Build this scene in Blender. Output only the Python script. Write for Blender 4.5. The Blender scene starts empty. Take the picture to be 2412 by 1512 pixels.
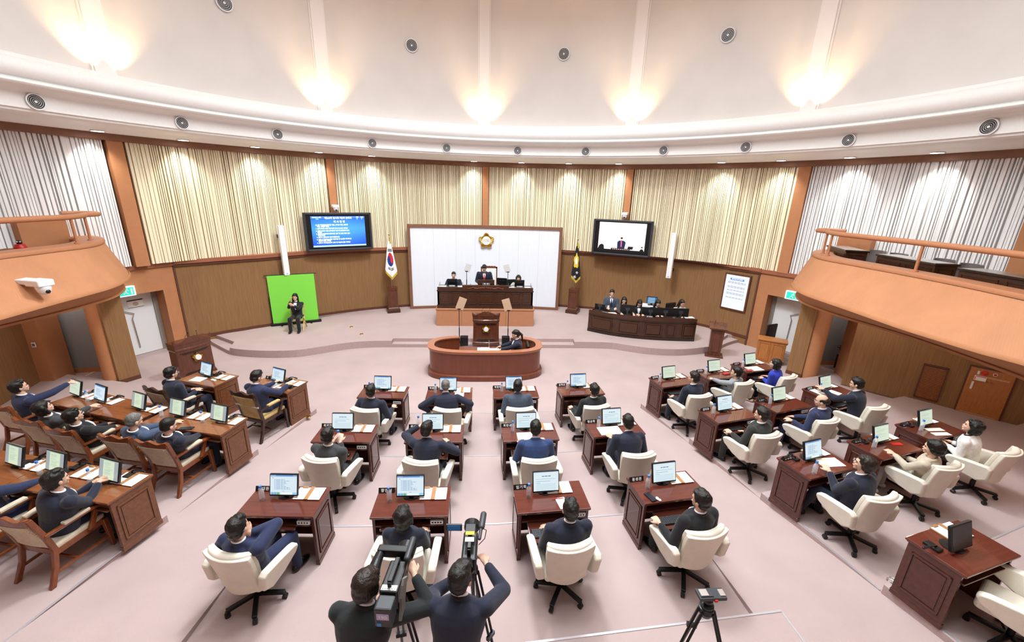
import bpy, bmesh, math, random
from math import sin, cos, pi, radians
from mathutils import Vector, Matrix, Euler
random.seed(7)
sc = bpy.context.scene
COL = sc.collection
# ---------------------------------------------------------------- camera, world, exposure
cam_d = bpy.data.cameras.new('camera'); cam = bpy.data.objects.new('camera', cam_d); COL.objects.link(cam)
cam_d.sensor_width = 36.0; cam_d.lens = 970 / 2412 * 36.0; cam_d.clip_start = 0.05; cam_d.clip_end = 100
cam.matrix_world = (Matrix.Translation((0, 0, 4.7)) @ Matrix.Rotation(radians(-4.0), 4, 'Z')
                    @ Matrix.Rotation(radians(90 - 17.05), 4, 'X') @ Matrix.Rotation(radians(1.6), 4, 'Z'))
sc.camera = cam
sc.view_settings.view_transform = 'Standard'; sc.view_settings.look = 'None'
sc.view_settings.gamma = 1.0; sc.view_settings.use_curve_mapping = False
sc.view_settings.exposure = 0.24
w = bpy.data.worlds.new('hall_world'); sc.world = w; w.use_nodes = True
w.node_tree.nodes['Background'].inputs[0].default_value = (.94, .97, 1, 1)
w.node_tree.nodes['Background'].inputs[1].default_value = 0.25
RC = (0.2, 6.0)                                   # centre of the round hall
def add_light(name, kind, loc, energy, color=(1, 1, 1), rot=(0, 0, 0), size=1.0, parent=None, spot=None, blend=.6):
    d = bpy.data.lights.new(name, kind); d.energy = energy; d.color = color
    if kind == 'AREA': d.shape = 'DISK'; d.size = size
    elif kind == 'SPOT': d.spot_size = radians(spot); d.spot_blend = blend; d.shadow_soft_size = size
    else: d.shadow_soft_size = size
    o = bpy.data.objects.new(name, d); COL.objects.link(o); o.location = loc; o.rotation_euler = rot
    if parent: o.parent = parent
    return o
# ceiling lamps of the dome, high above the frame
add_light('dome_lamp', 'AREA', (RC[0], RC[1], 10.2), 900, (.90, .96, 1), size=9.0)
add_light('dome_spot', 'SPOT', (.2, 8.8, 11.5), 2900, (.91, .965, 1), (0, 0, 0), .8, spot=122, blend=.5)
add_light('dome_spot', 'SPOT', (.2, 4.4, 11.5), 800, (.91, .965, 1), (0, 0, 0), .8, spot=125, blend=.5)
for k in range(6):
    a = radians(k * 60 + 30)
    add_light('dome_lamp', 'AREA', (RC[0] + 5.0 * sin(a), RC[1] + 5.0 * cos(a), 10.9), 60, (.94, .97, 1), size=.9)

# ---------------------------------------------------------------- materials
def lin(c):
    if isinstance(c, str):
        c = tuple(int(c[i:i + 2], 16) / 255 for i in (0, 2, 4))
    return tuple(x / 12.92 if x <= .04045 else ((x + .055) / 1.055) ** 2.4 for x in c)
MATS = {}
def mat(name, col, rough=.6, metal=0, spec=.5, noise=0, scale=20, bump=0, bscale=60, stretch=None, coat=0, sheen=0, kind=None, col2=None, alpha=None, trans=0, ior=1.45):
    m = bpy.data.materials.new(name); m.use_nodes = True; MATS[name] = m
    nt = m.node_tree; b = nt.nodes['Principled BSDF']
    c = lin(col) + (1,)
    b.inputs['Base Color'].default_value = c; b.inputs['Roughness'].default_value = rough
    b.inputs['Metallic'].default_value = metal; b.inputs['Specular IOR Level'].default_value = spec
    b.inputs['Coat Weight'].default_value = coat; b.inputs['Sheen Weight'].default_value = sheen
    b.inputs['Transmission Weight'].default_value = trans; b.inputs['IOR'].default_value = ior
    if alpha is not None: b.inputs['Alpha'].default_value = alpha
    tc = nt.nodes.new('ShaderNodeTexCoord'); mp = nt.nodes.new('ShaderNodeMapping')
    nt.links.new(tc.outputs['Object'], mp.inputs[0])
    if stretch: mp.inputs['Scale'].default_value = stretch
    if noise or col2:
        n = nt.nodes.new('ShaderNodeTexNoise'); n.inputs['Scale'].default_value = scale; n.inputs['Detail'].default_value = 4
        nt.links.new(mp.outputs[0], n.inputs['Vector'])
        r = nt.nodes.new('ShaderNodeValToRGB'); r.color_ramp.elements[0].position = .3; r.color_ramp.elements[1].position = .7
        if col2: c2 = lin(col2) + (1,)
        else: c2 = tuple(x * (1 - noise) for x in c[:3]) + (1,)
        r.color_ramp.elements[0].color = c2
        r.color_ramp.elements[1].color = c if col2 else tuple(min(1, x * (1 + noise * .6)) for x in c[:3]) + (1,)
        nt.links.new(n.outputs['Fac'], r.inputs[0]); nt.links.new(r.outputs[0], b.inputs['Base Color'])
    if bump:
        n2 = nt.nodes.new('ShaderNodeTexNoise'); n2.inputs['Scale'].default_value = bscale; n2.inputs['Detail'].default_value = 3
        nt.links.new(mp.outputs[0], n2.inputs['Vector'])
        bp = nt.nodes.new('ShaderNodeBump'); bp.inputs['Strength'].default_value = bump; bp.inputs['Distance'].default_value = .01
        nt.links.new(n2.outputs['Fac'], bp.inputs['Height']); nt.links.new(bp.outputs[0], b.inputs['Normal'])
    return m
def emis(name, col, strength):
    m = mat(name, col, .4); b = m.node_tree.nodes['Principled BSDF']
    b.inputs['Emission Color'].default_value = lin(col) + (1,); b.inputs['Emission Strength'].default_value = strength
    return m
def painted(name, rough=.5, emit=0):
    """colour comes from the pattern painted on the thing (printed cloth, paper, screens)"""
    m = mat(name, 'ffffff', rough); nt = m.node_tree; b = nt.nodes['Principled BSDF']
    a = nt.nodes.new('ShaderNodeVertexColor'); a.layer_name = 'paint'
    if emit:
        b.inputs['Base Color'].default_value = (.02, .02, .02, 1)
        nt.links.new(a.outputs[0], b.inputs['Emission Color']); b.inputs['Emission Strength'].default_value = emit
    else: nt.links.new(a.outputs[0], b.inputs['Base Color'])
    return m
M = MATS
mat('carpet', 'b5a19e', .95, noise=.07, scale=1.3, bump=.35, bscale=240, sheen=.2, spec=.1)
mat('carpet_riser', 'b39c99', .95, noise=.08, scale=30, bump=.3, bscale=200, spec=.1)
mat('wood_floor_trim', '8a4a2e', .4)
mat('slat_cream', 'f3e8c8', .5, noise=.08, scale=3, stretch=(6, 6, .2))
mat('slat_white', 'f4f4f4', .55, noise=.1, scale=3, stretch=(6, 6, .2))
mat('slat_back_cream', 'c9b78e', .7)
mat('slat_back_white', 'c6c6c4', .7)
mat('orange_fabric', 'b57c54', .75, noise=.06, scale=6, bump=.15, bscale=160)
mat('balcony_board', 'b67e58', .7, noise=.09, scale=2.2, stretch=(1, 1, .1), bump=.08, bscale=90)
mat('balcony_trim', 'b27854', .5, noise=.04)
mat('beam_brown', '845b44', .5, noise=.1, scale=6)
mat('brown_fabric', '8f6a44', .85, noise=.17, scale=5, stretch=(8, 8, .35), bump=.3, bscale=120)
mat('base_brown', '5f3829', .5)
mat('plaster', 'e6e2de', .85, noise=.035, scale=1.2, bump=.05, bscale=70)
mat('cornice_white', 'f6f5f3', .5, noise=.02)
mat('rib_white', 'f6f3f1', .5)
mat('grey_plaster', '8f9192', .8, noise=.06, scale=3)
mat('grey_frame', '9a948a', .6)
mat('door_white', 'e6e7e6', .55)
mat('steel', 'c2c2c0', .25, 1)
mat('gold', 'd9b354', .25, 1, noise=.1)
mat('silver', 'd8d8d6', .3, 1)
mat('black_plastic', '141517', .35)
mat('black_metal', '17181a', .4, .4)
mat('dark_grey', '34363a', .45)
mat('white_plastic', 'ecedef', .4)
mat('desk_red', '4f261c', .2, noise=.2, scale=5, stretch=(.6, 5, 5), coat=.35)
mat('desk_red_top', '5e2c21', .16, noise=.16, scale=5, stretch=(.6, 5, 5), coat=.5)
mat('desk_dark', '45291a', .35, noise=.25, scale=6, stretch=(4, 4, 1), coat=.15)
mat('desk_dark_trim', '2b1a14', .3, coat=.3)
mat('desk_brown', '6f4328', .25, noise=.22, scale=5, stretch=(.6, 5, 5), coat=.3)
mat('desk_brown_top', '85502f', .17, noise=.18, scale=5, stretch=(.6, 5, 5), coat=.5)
mat('lectern_wood', '5e3422', .25, noise=.25, scale=6, stretch=(4, 4, .8), coat=.3)
mat('oval_wood', '733a25', .3, noise=.14, scale=4, stretch=(3, 3, .5), coat=.25)
mat('oval_rim', 'a46a4c', .35, noise=.08)
mat('honey_wood', 'b0713c', .35, noise=.15, scale=7, stretch=(4, 4, .8))
mat('light_wood', 'd3ad73', .45, noise=.1, scale=8)
mat('chair_wood', '7f4423', .25, noise=.22, scale=9, stretch=(3, 3, .8), coat=.3)
mat('chair_wood_dark', '3a241b', .25, noise=.2, scale=9, coat=.3)
mat('beige_cloth', 'cfc2ab', .85, noise=.14, scale=14, bump=.2, bscale=160)
mat('gold_cloth', 'd4b67f', .7, col2='b8985c', scale=9, bump=.15, bscale=90)
mat('ivory_leather', 'e3dbcb', .5, noise=.05, scale=9, bump=.12, bscale=55)
mat('grey_leather', '6e6562', .35, bump=.1)
mat('skin', 'd9ae95', .55, noise=.05, scale=30)
mat('skin_pale', 'ecc4ab', .55, noise=.05, scale=30)
mat('hair_black', '16130f', .38, noise=.5, scale=30, stretch=(1, 1, .2), bump=.5, bscale=160)
mat('hair_brown', '251a13', .38, noise=.4, scale=30, stretch=(1, 1, .2), bump=.6, bscale=110)
mat('hair_grey', '6f6d6a', .5, noise=.5, scale=40, bump=.6, bscale=110)
mat('lips', 'b0605a', .5); mat('eye_dark', '1a1412', .2); mat('eye_white', 'e8e4e0', .3)
SUITS = dict(navy='20294a', dark_navy='181d30', blue_navy='2a3d68', charcoal='3a3a3c', black='15161a', royal='2238b0', grey='8f9297', beige='c2b5a2', white='eeebe5', slate='3c4c66', green_black='161c1d', green_charcoal='2a2b28', light_grey='b3b0ae', steel_blue='3e4756')
for k, v in SUITS.items(): mat('cloth_' + k, v, .85, noise=.12, scale=22, bump=.25, bscale=14, sheen=.15)
mat('shirt_white', 'eef0f5', .7); mat('tie_red', 'd22a35', .5); mat('tie_dark', '1f2440', .5); mat('tie_stripe', '4f5a9c', .5)
mat('shoe_black', '0f0f10', .3); mat('shoe_white', 'dedede', .5); mat('skin_hose', 'c9a58d', .5)
mat('paper', 'f6f5f1', .7); mat('paper_cream', 'f1ecd9', .7); mat('tan_wood', 'a3744a', .45, noise=.12, scale=12)
mat('red_leather', 'b03a3c', .4); mat('phone_dark', '23262b', .2); mat('lavender', 'b9b3dd', .4)
mat('clear_plastic', 'f2f6fa', .08, alpha=.32, spec=.8)
mat('glass_sheet', 'dfe6e6', .03, trans=1.0, ior=1.1)
mat('bottle_cap', '4c86e0', .35); mat('green_screen', '82dc4c', .9); mat('white_board', 'eaf0f8', .6, noise=.025, scale=5, stretch=(8, 8, .3))
mat('orange_board', 'b27c5a', .7, noise=.05, scale=8, bump=.1)
mat('red_paint', 'c5271f', .35); mat('carving', '7a3f2a', .35, noise=.3, scale=30, bump=.8, bscale=40)
mat('text_white', 'f2f2f2', .6); mat('text_gold', 'c8a868', .5); mat('yellow_cloth', 'f0cf3a', .7); mat('fringe_gold', 'cbb23c', .6, noise=.3, scale=60)
mat('strap_grey', '6d6a63', .8); mat('blue_label', '3f8fe0', .4); mat('nose_strip', 'd5d5dc', .3, .6)
mat('mirror_glass', 'f6d9b6', .1, alpha=.8)
emis('lamp_glow', 'ffffff', 14); emis('sign_white', 'dff6f2', 1.0); emis('sign_green', '19b49d', 1.0)
emis('tv_text', 'ffffff', 1.1); emis('tv_green', '8cf0a0', 1.0); emis('poster_white', 'eef4fb', .75)
painted('screen_paint', .25, .8); painted('tv_paint', .25, 1.15); painted('print_paint', .7); painted('poster_glow_paint', .4, .9)
# carpet has a big soft mottling; fabric ribs on the balcony front
def ribbed(name, freq, strength):
    m = M[name]; nt = m.node_tree; b = nt.nodes['Principled BSDF']
    uv = nt.nodes.new('ShaderNodeUVMap'); wv = nt.nodes.new('ShaderNodeTexWave'); wv.inputs['Scale'].default_value = freq
    nt.links.new(uv.outputs[0], wv.inputs['Vector'])
    bp = nt.nodes.new('ShaderNodeBump'); bp.inputs['Strength'].default_value = strength; bp.inputs['Distance'].default_value = .01
    nt.links.new(wv.outputs['Fac'], bp.inputs['Height']); nt.links.new(bp.outputs[0], b.inputs['Normal'])

# ---------------------------------------------------------------- mesh helpers
class MB:
    def __init__(s): s.b = bmesh.new()
    def _x(s, vs, Mx):
        if Mx is not None:
            for v in vs: v.co = Mx @ v.co
    def box(s, x0, x1, y0, y1, z0, z1, Mx=None):
        vs = [s.b.verts.new((x, y, z)) for z in (z0, z1) for y in (y0, y1) for x in (x0, x1)]
        for f in ((0, 2, 3, 1), (4, 5, 7, 6), (0, 1, 5, 4), (2, 6, 7, 3), (0, 4, 6, 2), (1, 3, 7, 5)):
            s.b.faces.new([vs[i] for i in f])
        s._x(vs, Mx); return s
    def prism(s, poly, z0, z1, Mx=None):
        """poly counter-clockwise in xy"""
        a = [s.b.verts.new((p[0], p[1], z0)) for p in poly]; c = [s.b.verts.new((p[0], p[1], z1)) for p in poly]
        n = len(poly)
        s.b.faces.new(a[::-1]); s.b.faces.new(c)
        for i in range(n): s.b.faces.new((a[i], a[(i + 1) % n], c[(i + 1) % n], c[i]))
        s._x(a + c, Mx); return s
    def rings(s, rs, closed=True, caps=True):
        """loft through rings of equal length"""
        vv = [[s.b.verts.new(p) for p in r] for r in rs]; n = len(rs[0])
        for i in range(len(vv) - 1):
            for j in range(n if closed else n - 1):
                k = (j + 1) % n
                s.b.faces.new((vv[i][j], vv[i][k], vv[i + 1][k], vv[i + 1][j]))
        if caps and closed: s.b.faces.new(vv[0][::-1]); s.b.faces.new(vv[-1])
        return s
    def tube(s, pts, r, n=10, caps=True):
        pts = [Vector(p) for p in pts]; m = len(pts)
        rr = r if isinstance(r, (list, tuple)) else [r] * m
        t0 = (pts[1] - pts[0]).normalized(); up = Vector((0, 0, 1)) if abs(t0.z) < .9 else Vector((1, 0, 0))
        u = t0.cross(up).normalized(); rs = []
        for i, p in enumerate(pts):
            t = (pts[min(i + 1, m - 1)] - pts[max(i - 1, 0)]).normalized()
            u = (u - t * u.dot(t)).normalized(); v = t.cross(u)
            rs.append([p + (u * cos(2 * pi * k / n) + v * sin(2 * pi * k / n)) * rr[i] for k in range(n)])
        return s.rings(rs, True, caps)
    def bar(s, p0, p1, wd, th, up=(0, 0, 1)):
        p0, p1 = Vector(p0), Vector(p1); t = (p1 - p0).normalized(); u = t.cross(Vector(up))
        if u.length < 1e-4: u = Vector((1, 0, 0))
        u.normalize(); v = u.cross(t)
        return s.rings([[p + u * (a * wd / 2) + v * (b * th / 2) for a, b in ((-1, -1), (1, -1), (1, 1), (-1, 1))] for p in (p0, p1)])
    def lathe(s, prof, n=20, c=(0, 0), Mx=None, hollow=False):
        a0 = len(s.b.verts)
        if hollow: prof = list(prof) + [prof[0]]
        rs = [[(c[0] + r * cos(2 * pi * k / n), c[1] + r * sin(2 * pi * k / n), z) for k in range(n)] for r, z in prof]
        s.rings(rs, True, not hollow)
        if hollow: bmesh.ops.remove_doubles(s.b, verts=s.b.verts, dist=1e-6)
        if Mx is not None:
            s.b.verts.ensure_lookup_table(); s._x(s.b.verts[a0:], Mx)
        return s
    def ell(s, c, r, rot=None, sub=2):
        R = rot.to_4x4() if rot is not None else Matrix()
        bmesh.ops.create_icosphere(s.b, subdivisions=sub, radius=1, matrix=Matrix.Translation(c) @ R @ Matrix.Diagonal((r[0], r[1], r[2], 1)))
        return s
    def cap(s, p0, p1, r0, r1, n=10):
        p0, p1 = Vector(p0), Vector(p1); d = p1 - p0; L = d.length
        if L < 1e-5: return s.ell(p0, (r0,) * 3)
        t = d / L; pts = []; rr = []
        for k in (-.95, -.7, -.35, 0): pts.append(p0 + t * r0 * k); rr.append(r0 * math.sqrt(1 - k * k))
        for k in (0, .35, .7, .95): pts.append(p1 + t * r1 * k); rr.append(r1 * math.sqrt(1 - k * k))
        return s.tube(pts, rr, n)
    def build(s, name, m, parent=None, bevel=0, smooth=False, seg=2, sub=0, loc=None, mx=None, wn=False):
        me = bpy.data.meshes.new(name)
        bmesh.ops.recalc_face_normals(s.b, faces=s.b.faces)
        if smooth:
            for f in s.b.faces: f.smooth = True
        s.b.to_mesh(me); s.b.free()
        me.materials.append(M[m] if isinstance(m, str) else m)
        o = bpy.data.objects.new(name, me); COL.objects.link(o)
        if parent: o.parent = parent
        if loc: o.location = loc
        if mx is not None: o.matrix_local = mx
        if bevel:
            b = o.modifiers.new('b', 'BEVEL'); b.width = bevel; b.segments = seg; b.limit_method = 'ANGLE'; b.harden_normals = False
        if sub:
            d = o.modifiers.new('s', 'SUBSURF'); d.levels = sub; d.render_levels = sub
        if smooth and not sub:
            try: me.set_sharp_from_angle(angle=radians(42))
            except Exception: pass
        return o
def tag(o, label=None, cat=None, group=None, kind=None):
    if label: o['label'] = label
    if cat: o['category'] = cat
    if group: o['group'] = group
    if kind: o['kind'] = kind
    return o
def thing(name, loc, rz=0, label=None, cat=None, group=None):
    o = bpy.data.objects.new(name, None); o.empty_display_size = .1; COL.objects.link(o)
    o.location = loc; o.rotation_euler = (0, 0, rz); return tag(o, label, cat, group)
def struct(o): o['kind'] = 'structure'; return o
KIDS = {}
def copy_tree(o, parent=None):
    c = o.copy(); COL.objects.link(c)
    if parent: c.parent = parent
    for ch in [x for x in o.children]: copy_tree(ch, c)
    return c
USED = set()
def place(proto, loc, rz, label, cat=None, group=None, name=None):
    """first use moves the builder's own object, later uses copy it with all its parts"""
    if proto.name in USED: o = copy_tree(proto)
    else: o = proto; USED.add(proto.name)
    o.location = loc; o.rotation_euler = (0, 0, rz); o['label'] = label
    if group: o['group'] = group
    elif 'group' in o: del o['group']
    if cat: o['category'] = cat
    return o
def paint_plane(name, wd, ht, nx, ny, fn, m, parent=None, mx=None, warp=None):
    """flat printed surface in local xz, centred, facing -y; fn(u,v)->rgb hex or tuple, v up"""
    me = bpy.data.meshes.new(name); vs = []; fs = []
    for j in range(ny + 1):
        for i in range(nx + 1):
            u, v = i / nx, j / ny; p = ((u - .5) * wd, 0, (v - .5) * ht)
            vs.append(warp(u, v) if warp else p)
    for j in range(ny):
        for i in range(nx): a = j * (nx + 1) + i; fs.append((a, a + 1, a + nx + 2, a + nx + 1))
    me.from_pydata(vs, [], fs)
    ca = me.color_attributes.new('paint', 'FLOAT_COLOR', 'CORNER'); k = 0; buf = []
    cache = {}
    for j in range(ny):
        for i in range(nx):
            c = fn((i + .5) / nx, (j + .5) / ny)
            if c not in cache: cache[c] = lin(c) + (1,)
            buf += list(cache[c]) * 4
    ca.data.foreach_set('color', buf)
    me.materials.append(M[m])
    o = bpy.data.objects.new(name, me); COL.objects.link(o)
    if parent: o.parent = parent
    if mx is not None: o.matrix_local = mx
    return o
FONT = {}
def text_mesh(txt, size, align='CENTER', bold=0, depth=0.0005, space=1.0):
    key = (txt, size, align, bold, space)
    if key in FONT: return FONT[key]
    cu = bpy.data.curves.new('writing', 'FONT'); cu.body = txt; cu.size = size; cu.align_x = align; cu.align_y = 'CENTER'
    cu.offset = bold; cu.extrude = depth; cu.resolution_u = 2; cu.space_character = space
    o = bpy.data.objects.new('writing', cu); COL.objects.link(o)
    bpy.context.view_layer.update()
    me = bpy.data.meshes.new_from_object(o.evaluated_get(bpy.context.evaluated_depsgraph_get()))
    bpy.data.objects.remove(o); FONT[key] = me; return me
def writing(txt, size, m, parent, mx, **k):
    """text standing in local xz, facing -y"""
    me = text_mesh(txt, size, **k).copy(); me.materials.clear(); me.materials.append(M[m])
    o = bpy.data.objects.new('writing', me); COL.objects.link(o); o.parent = parent
    o.matrix_local = mx @ Matrix.Rotation(radians(90), 4, 'X'); return o
def T(x, y, z): return Matrix.Translation((x, y, z))
def RZ(d): return Matrix.Rotation(radians(d), 4, 'Z')
def RX(d): return Matrix.Rotation(radians(d), 4, 'X')
def RY(d): return Matrix.Rotation(radians(d), 4, 'Y')
def pol(R, deg, c=RC): return (c[0] + R * sin(radians(deg)), c[1] + R * cos(radians(deg)))
# ================================================================ THE HALL
# floor: one carpeted slab
def arc(R, a0, a1, n, c=RC): return [pol(R, a0 + (a1 - a0) * i / n, c) for i in range(n + 1)]
b = MB(); b.prism([(-17, -4), (17, -4), (17, 20), (-17, 20)], -.3, 0); struct(b.build('floor', 'carpet'))
# drum wall above the cornice, dome ceiling
def band(prof, name, m, a0=-180, a1=180, n=144, smooth=True, c=RC):
    b = MB(); full = (a1 - a0) >= 360; k = n if full else n + 1
    rs = [[(*pol(R, a0 + (a1 - a0) * i / n, c), z) for i in range(k)] for R, z in prof]
    b.rings(rs, closed=full, caps=False); return b.build(name, m, smooth=smooth)
struct(band([(9.7, 6.4), (9.7, 11.9)], 'wall_drum', 'plaster'))
b = MB(); b.prism(arc(11.2, -180, 176, 89), 11.9, 12.1); struct(b.build('ceiling', 'plaster'))
# cornice ring: soffit, bead, fascia, cove, bead, torus, ledge (radius, height) from wall inwards and up
cor = [(11.6, 5.86), (10.25, 5.86), (10.2, 5.9), (9.98, 5.93), (9.86, 5.95), (9.74, 5.95), (9.68, 5.99), (9.67, 6.03), (9.62, 6.04), (9.625, 6.3), (9.60, 6.33),
       (9.42, 6.36), (9.34, 6.39), (9.33, 6.4), (9.28, 6.41), (9.25, 6.45), (9.27, 6.49), (9.3, 6.5), (9.28, 6.52)]
for k in range(9):
    t = -80 + k * 20; cor.append((9.37 - .17 * cos(radians(t)), 6.70 + .18 * sin(radians(t))))
cor += [(9.34, 6.9), (9.34, 6.93), (9.75, 6.93)]
struct(band(cor, 'trim_1', 'cornice_white', n=180))
# ribs of the drum with their warm uplights
RIBS = [-61.2, -31.7, -1.6, 28.2, 57.0, 87, -91]
for i, a in enumerate(RIBS):
    b = MB()
    Mx = T(*pol(9.7, a), 0) @ RZ(-a)
    b.box(-.17, .17, -.10, .05, 6.9, 11.9, Mx); b.box(-.21, -.17, -.06, .05, 6.9, 11.9, Mx); b.box(.17, .21, -.06, .05, 6.9, 11.9, Mx)
    struct(b.build('trim_%d' % (i + 2), 'rib_white', bevel=.01))
    if i < 5:
        p = pol(9.47, a)
        t = thing('uplight', (*pol(9.5, a), 6.93), radians(-a), 'warm uplight on the cornice ledge at the foot of the %s rib' % ['far left', 'left', 'middle', 'right', 'far right'][i], 'lamp')
        MB().lathe([(.05, 0), (.06, .01), (.06, .02), (.045, .025)], 16).build('housing', 'white_plastic', t)
        for sx in (-.27, .27):
            add_light('uplight_lamp', 'SPOT', (sx, .02, .035), 190, (1, .60, .26), (radians(180), 0, 0), .03, t, spot=92, blend=1)
# dark beam under the soffit, upper wall slats between orange pillars
struct(band([(11.4, 5.70), (10.86, 5.70), (10.84, 5.72), (10.84, 5.87)], 'trim_9', 'beam_brown'))
PIL = [(-59.1, .72), (-30.4, .62), (-1.05, .62), (27.7, .62), (55.8, .72), (80.6, .9), (-84, .9)]
for i, (a, wd) in enumerate(PIL):
    b = MB(); Mx = T(*pol(10.9, a), 0) @ RZ(-a); h = wd * (.19 if abs(a) < 50 else .2) + .06
    h = .12 if abs(a) < 50 else .155
    b.box(-h, h, -.02, .3, 2.6, 5.72, Mx); struct(b.build('trim_%d' % (10 + i), 'orange_fabric'))
def slats(a0, a1, name, m, mb, z0=2.62, z1=5.71, R=10.98):
    rnd = random.Random(int(a0 * 10)); b = MB(); a = a0; L = 180 / pi / R
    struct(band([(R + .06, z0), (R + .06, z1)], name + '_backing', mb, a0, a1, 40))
    pat = [.045, .03, .06, .025, .04, .075, .03]
    while a < a1:
        wd = rnd.choice(pat) * L; g = rnd.choice([.012, .015, .03, .02]) * L; d = rnd.choice([.015, .025, .04])
        e = min(a + wd, a1); p = [pol(R - d, a), pol(R - d, e), pol(R + .05, e), pol(R + .05, a)]
        b.prism([(x, y) for x, y in p], z0, z1); a = e + g
    struct(b.build(name, m))
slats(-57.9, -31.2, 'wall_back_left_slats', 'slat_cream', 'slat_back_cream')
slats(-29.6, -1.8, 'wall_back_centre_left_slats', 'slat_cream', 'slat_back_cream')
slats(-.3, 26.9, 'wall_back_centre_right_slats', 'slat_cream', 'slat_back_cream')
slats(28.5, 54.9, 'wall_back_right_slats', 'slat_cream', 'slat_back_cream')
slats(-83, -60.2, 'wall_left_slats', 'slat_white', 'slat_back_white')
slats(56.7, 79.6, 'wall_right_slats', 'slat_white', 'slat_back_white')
# outer shell of the hall behind everything
struct(band([(11.9, 0), (11.9, 6)], 'wall_outer', 'orange_fabric', n=96))
# lower wall: wavy brown fabric, ledge on top, dark baseboard
LW = [(-55.2, 11.17), (-51, 11.0), (-47, 10.86), (-43.6, 10.78), (-39, 10.84), (-34.4, 10.98), (-28, 11.02), (-17, 11.0), (17, 11.12), (22, 11.2), (30, 11.3), (36, 11.3), (40, 11.36), (44.5, 11.28), (48, 11.1), (52.6, 11.01)]
def interp(a):
    for (a0, r0), (a1, r1) in zip(LW, LW[1:]):
        if a0 <= a <= a1:
            t = (a - a0) / (a1 - a0); t = t * t * (3 - 2 * t); return r0 + (r1 - r0) * t
    return LW[0][1] if a < LW[0][0] else LW[-1][1]
def wavy(dr, z0, z1, name, m, a0=-55.2, a1=52.6, depth=None):
    A = [a0 + (a1 - a0) * i / 110 for i in range(111)]; b = MB()
    if depth is None:
        b.rings([[(*pol(interp(a) + dr, a), z) for a in A] for z in (z0, z1)], closed=False, caps=False)
    else:
        rs = [[(*pol(interp(a) + dr, a), z0), (*pol(interp(a) + dr, a), z1), (*pol(interp(a) + dr + depth, a), z1), (*pol(interp(a) + dr + depth, a), z0)] for a in A]
        b.rings(rs)
    return struct(b.build(name, m, smooth=depth is None))
wavy(0, 0, 2.56, 'wall_back_lower', 'brown_fabric')
wavy(-.10, 2.53, 2.64, 'trim_20', 'wood_floor_trim', depth=.8)
MATS['wood_floor_trim'].node_tree.nodes['Principled BSDF'].inputs['Base Color'].default_value = lin('9a6046') + (1,)
wavy(-.06, 2.46, 2.53, 'trim_21', 'base_brown', depth=.3)
wavy(-.025, .22, .31, 'baseboard_back', 'base_brown', depth=.03)
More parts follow.
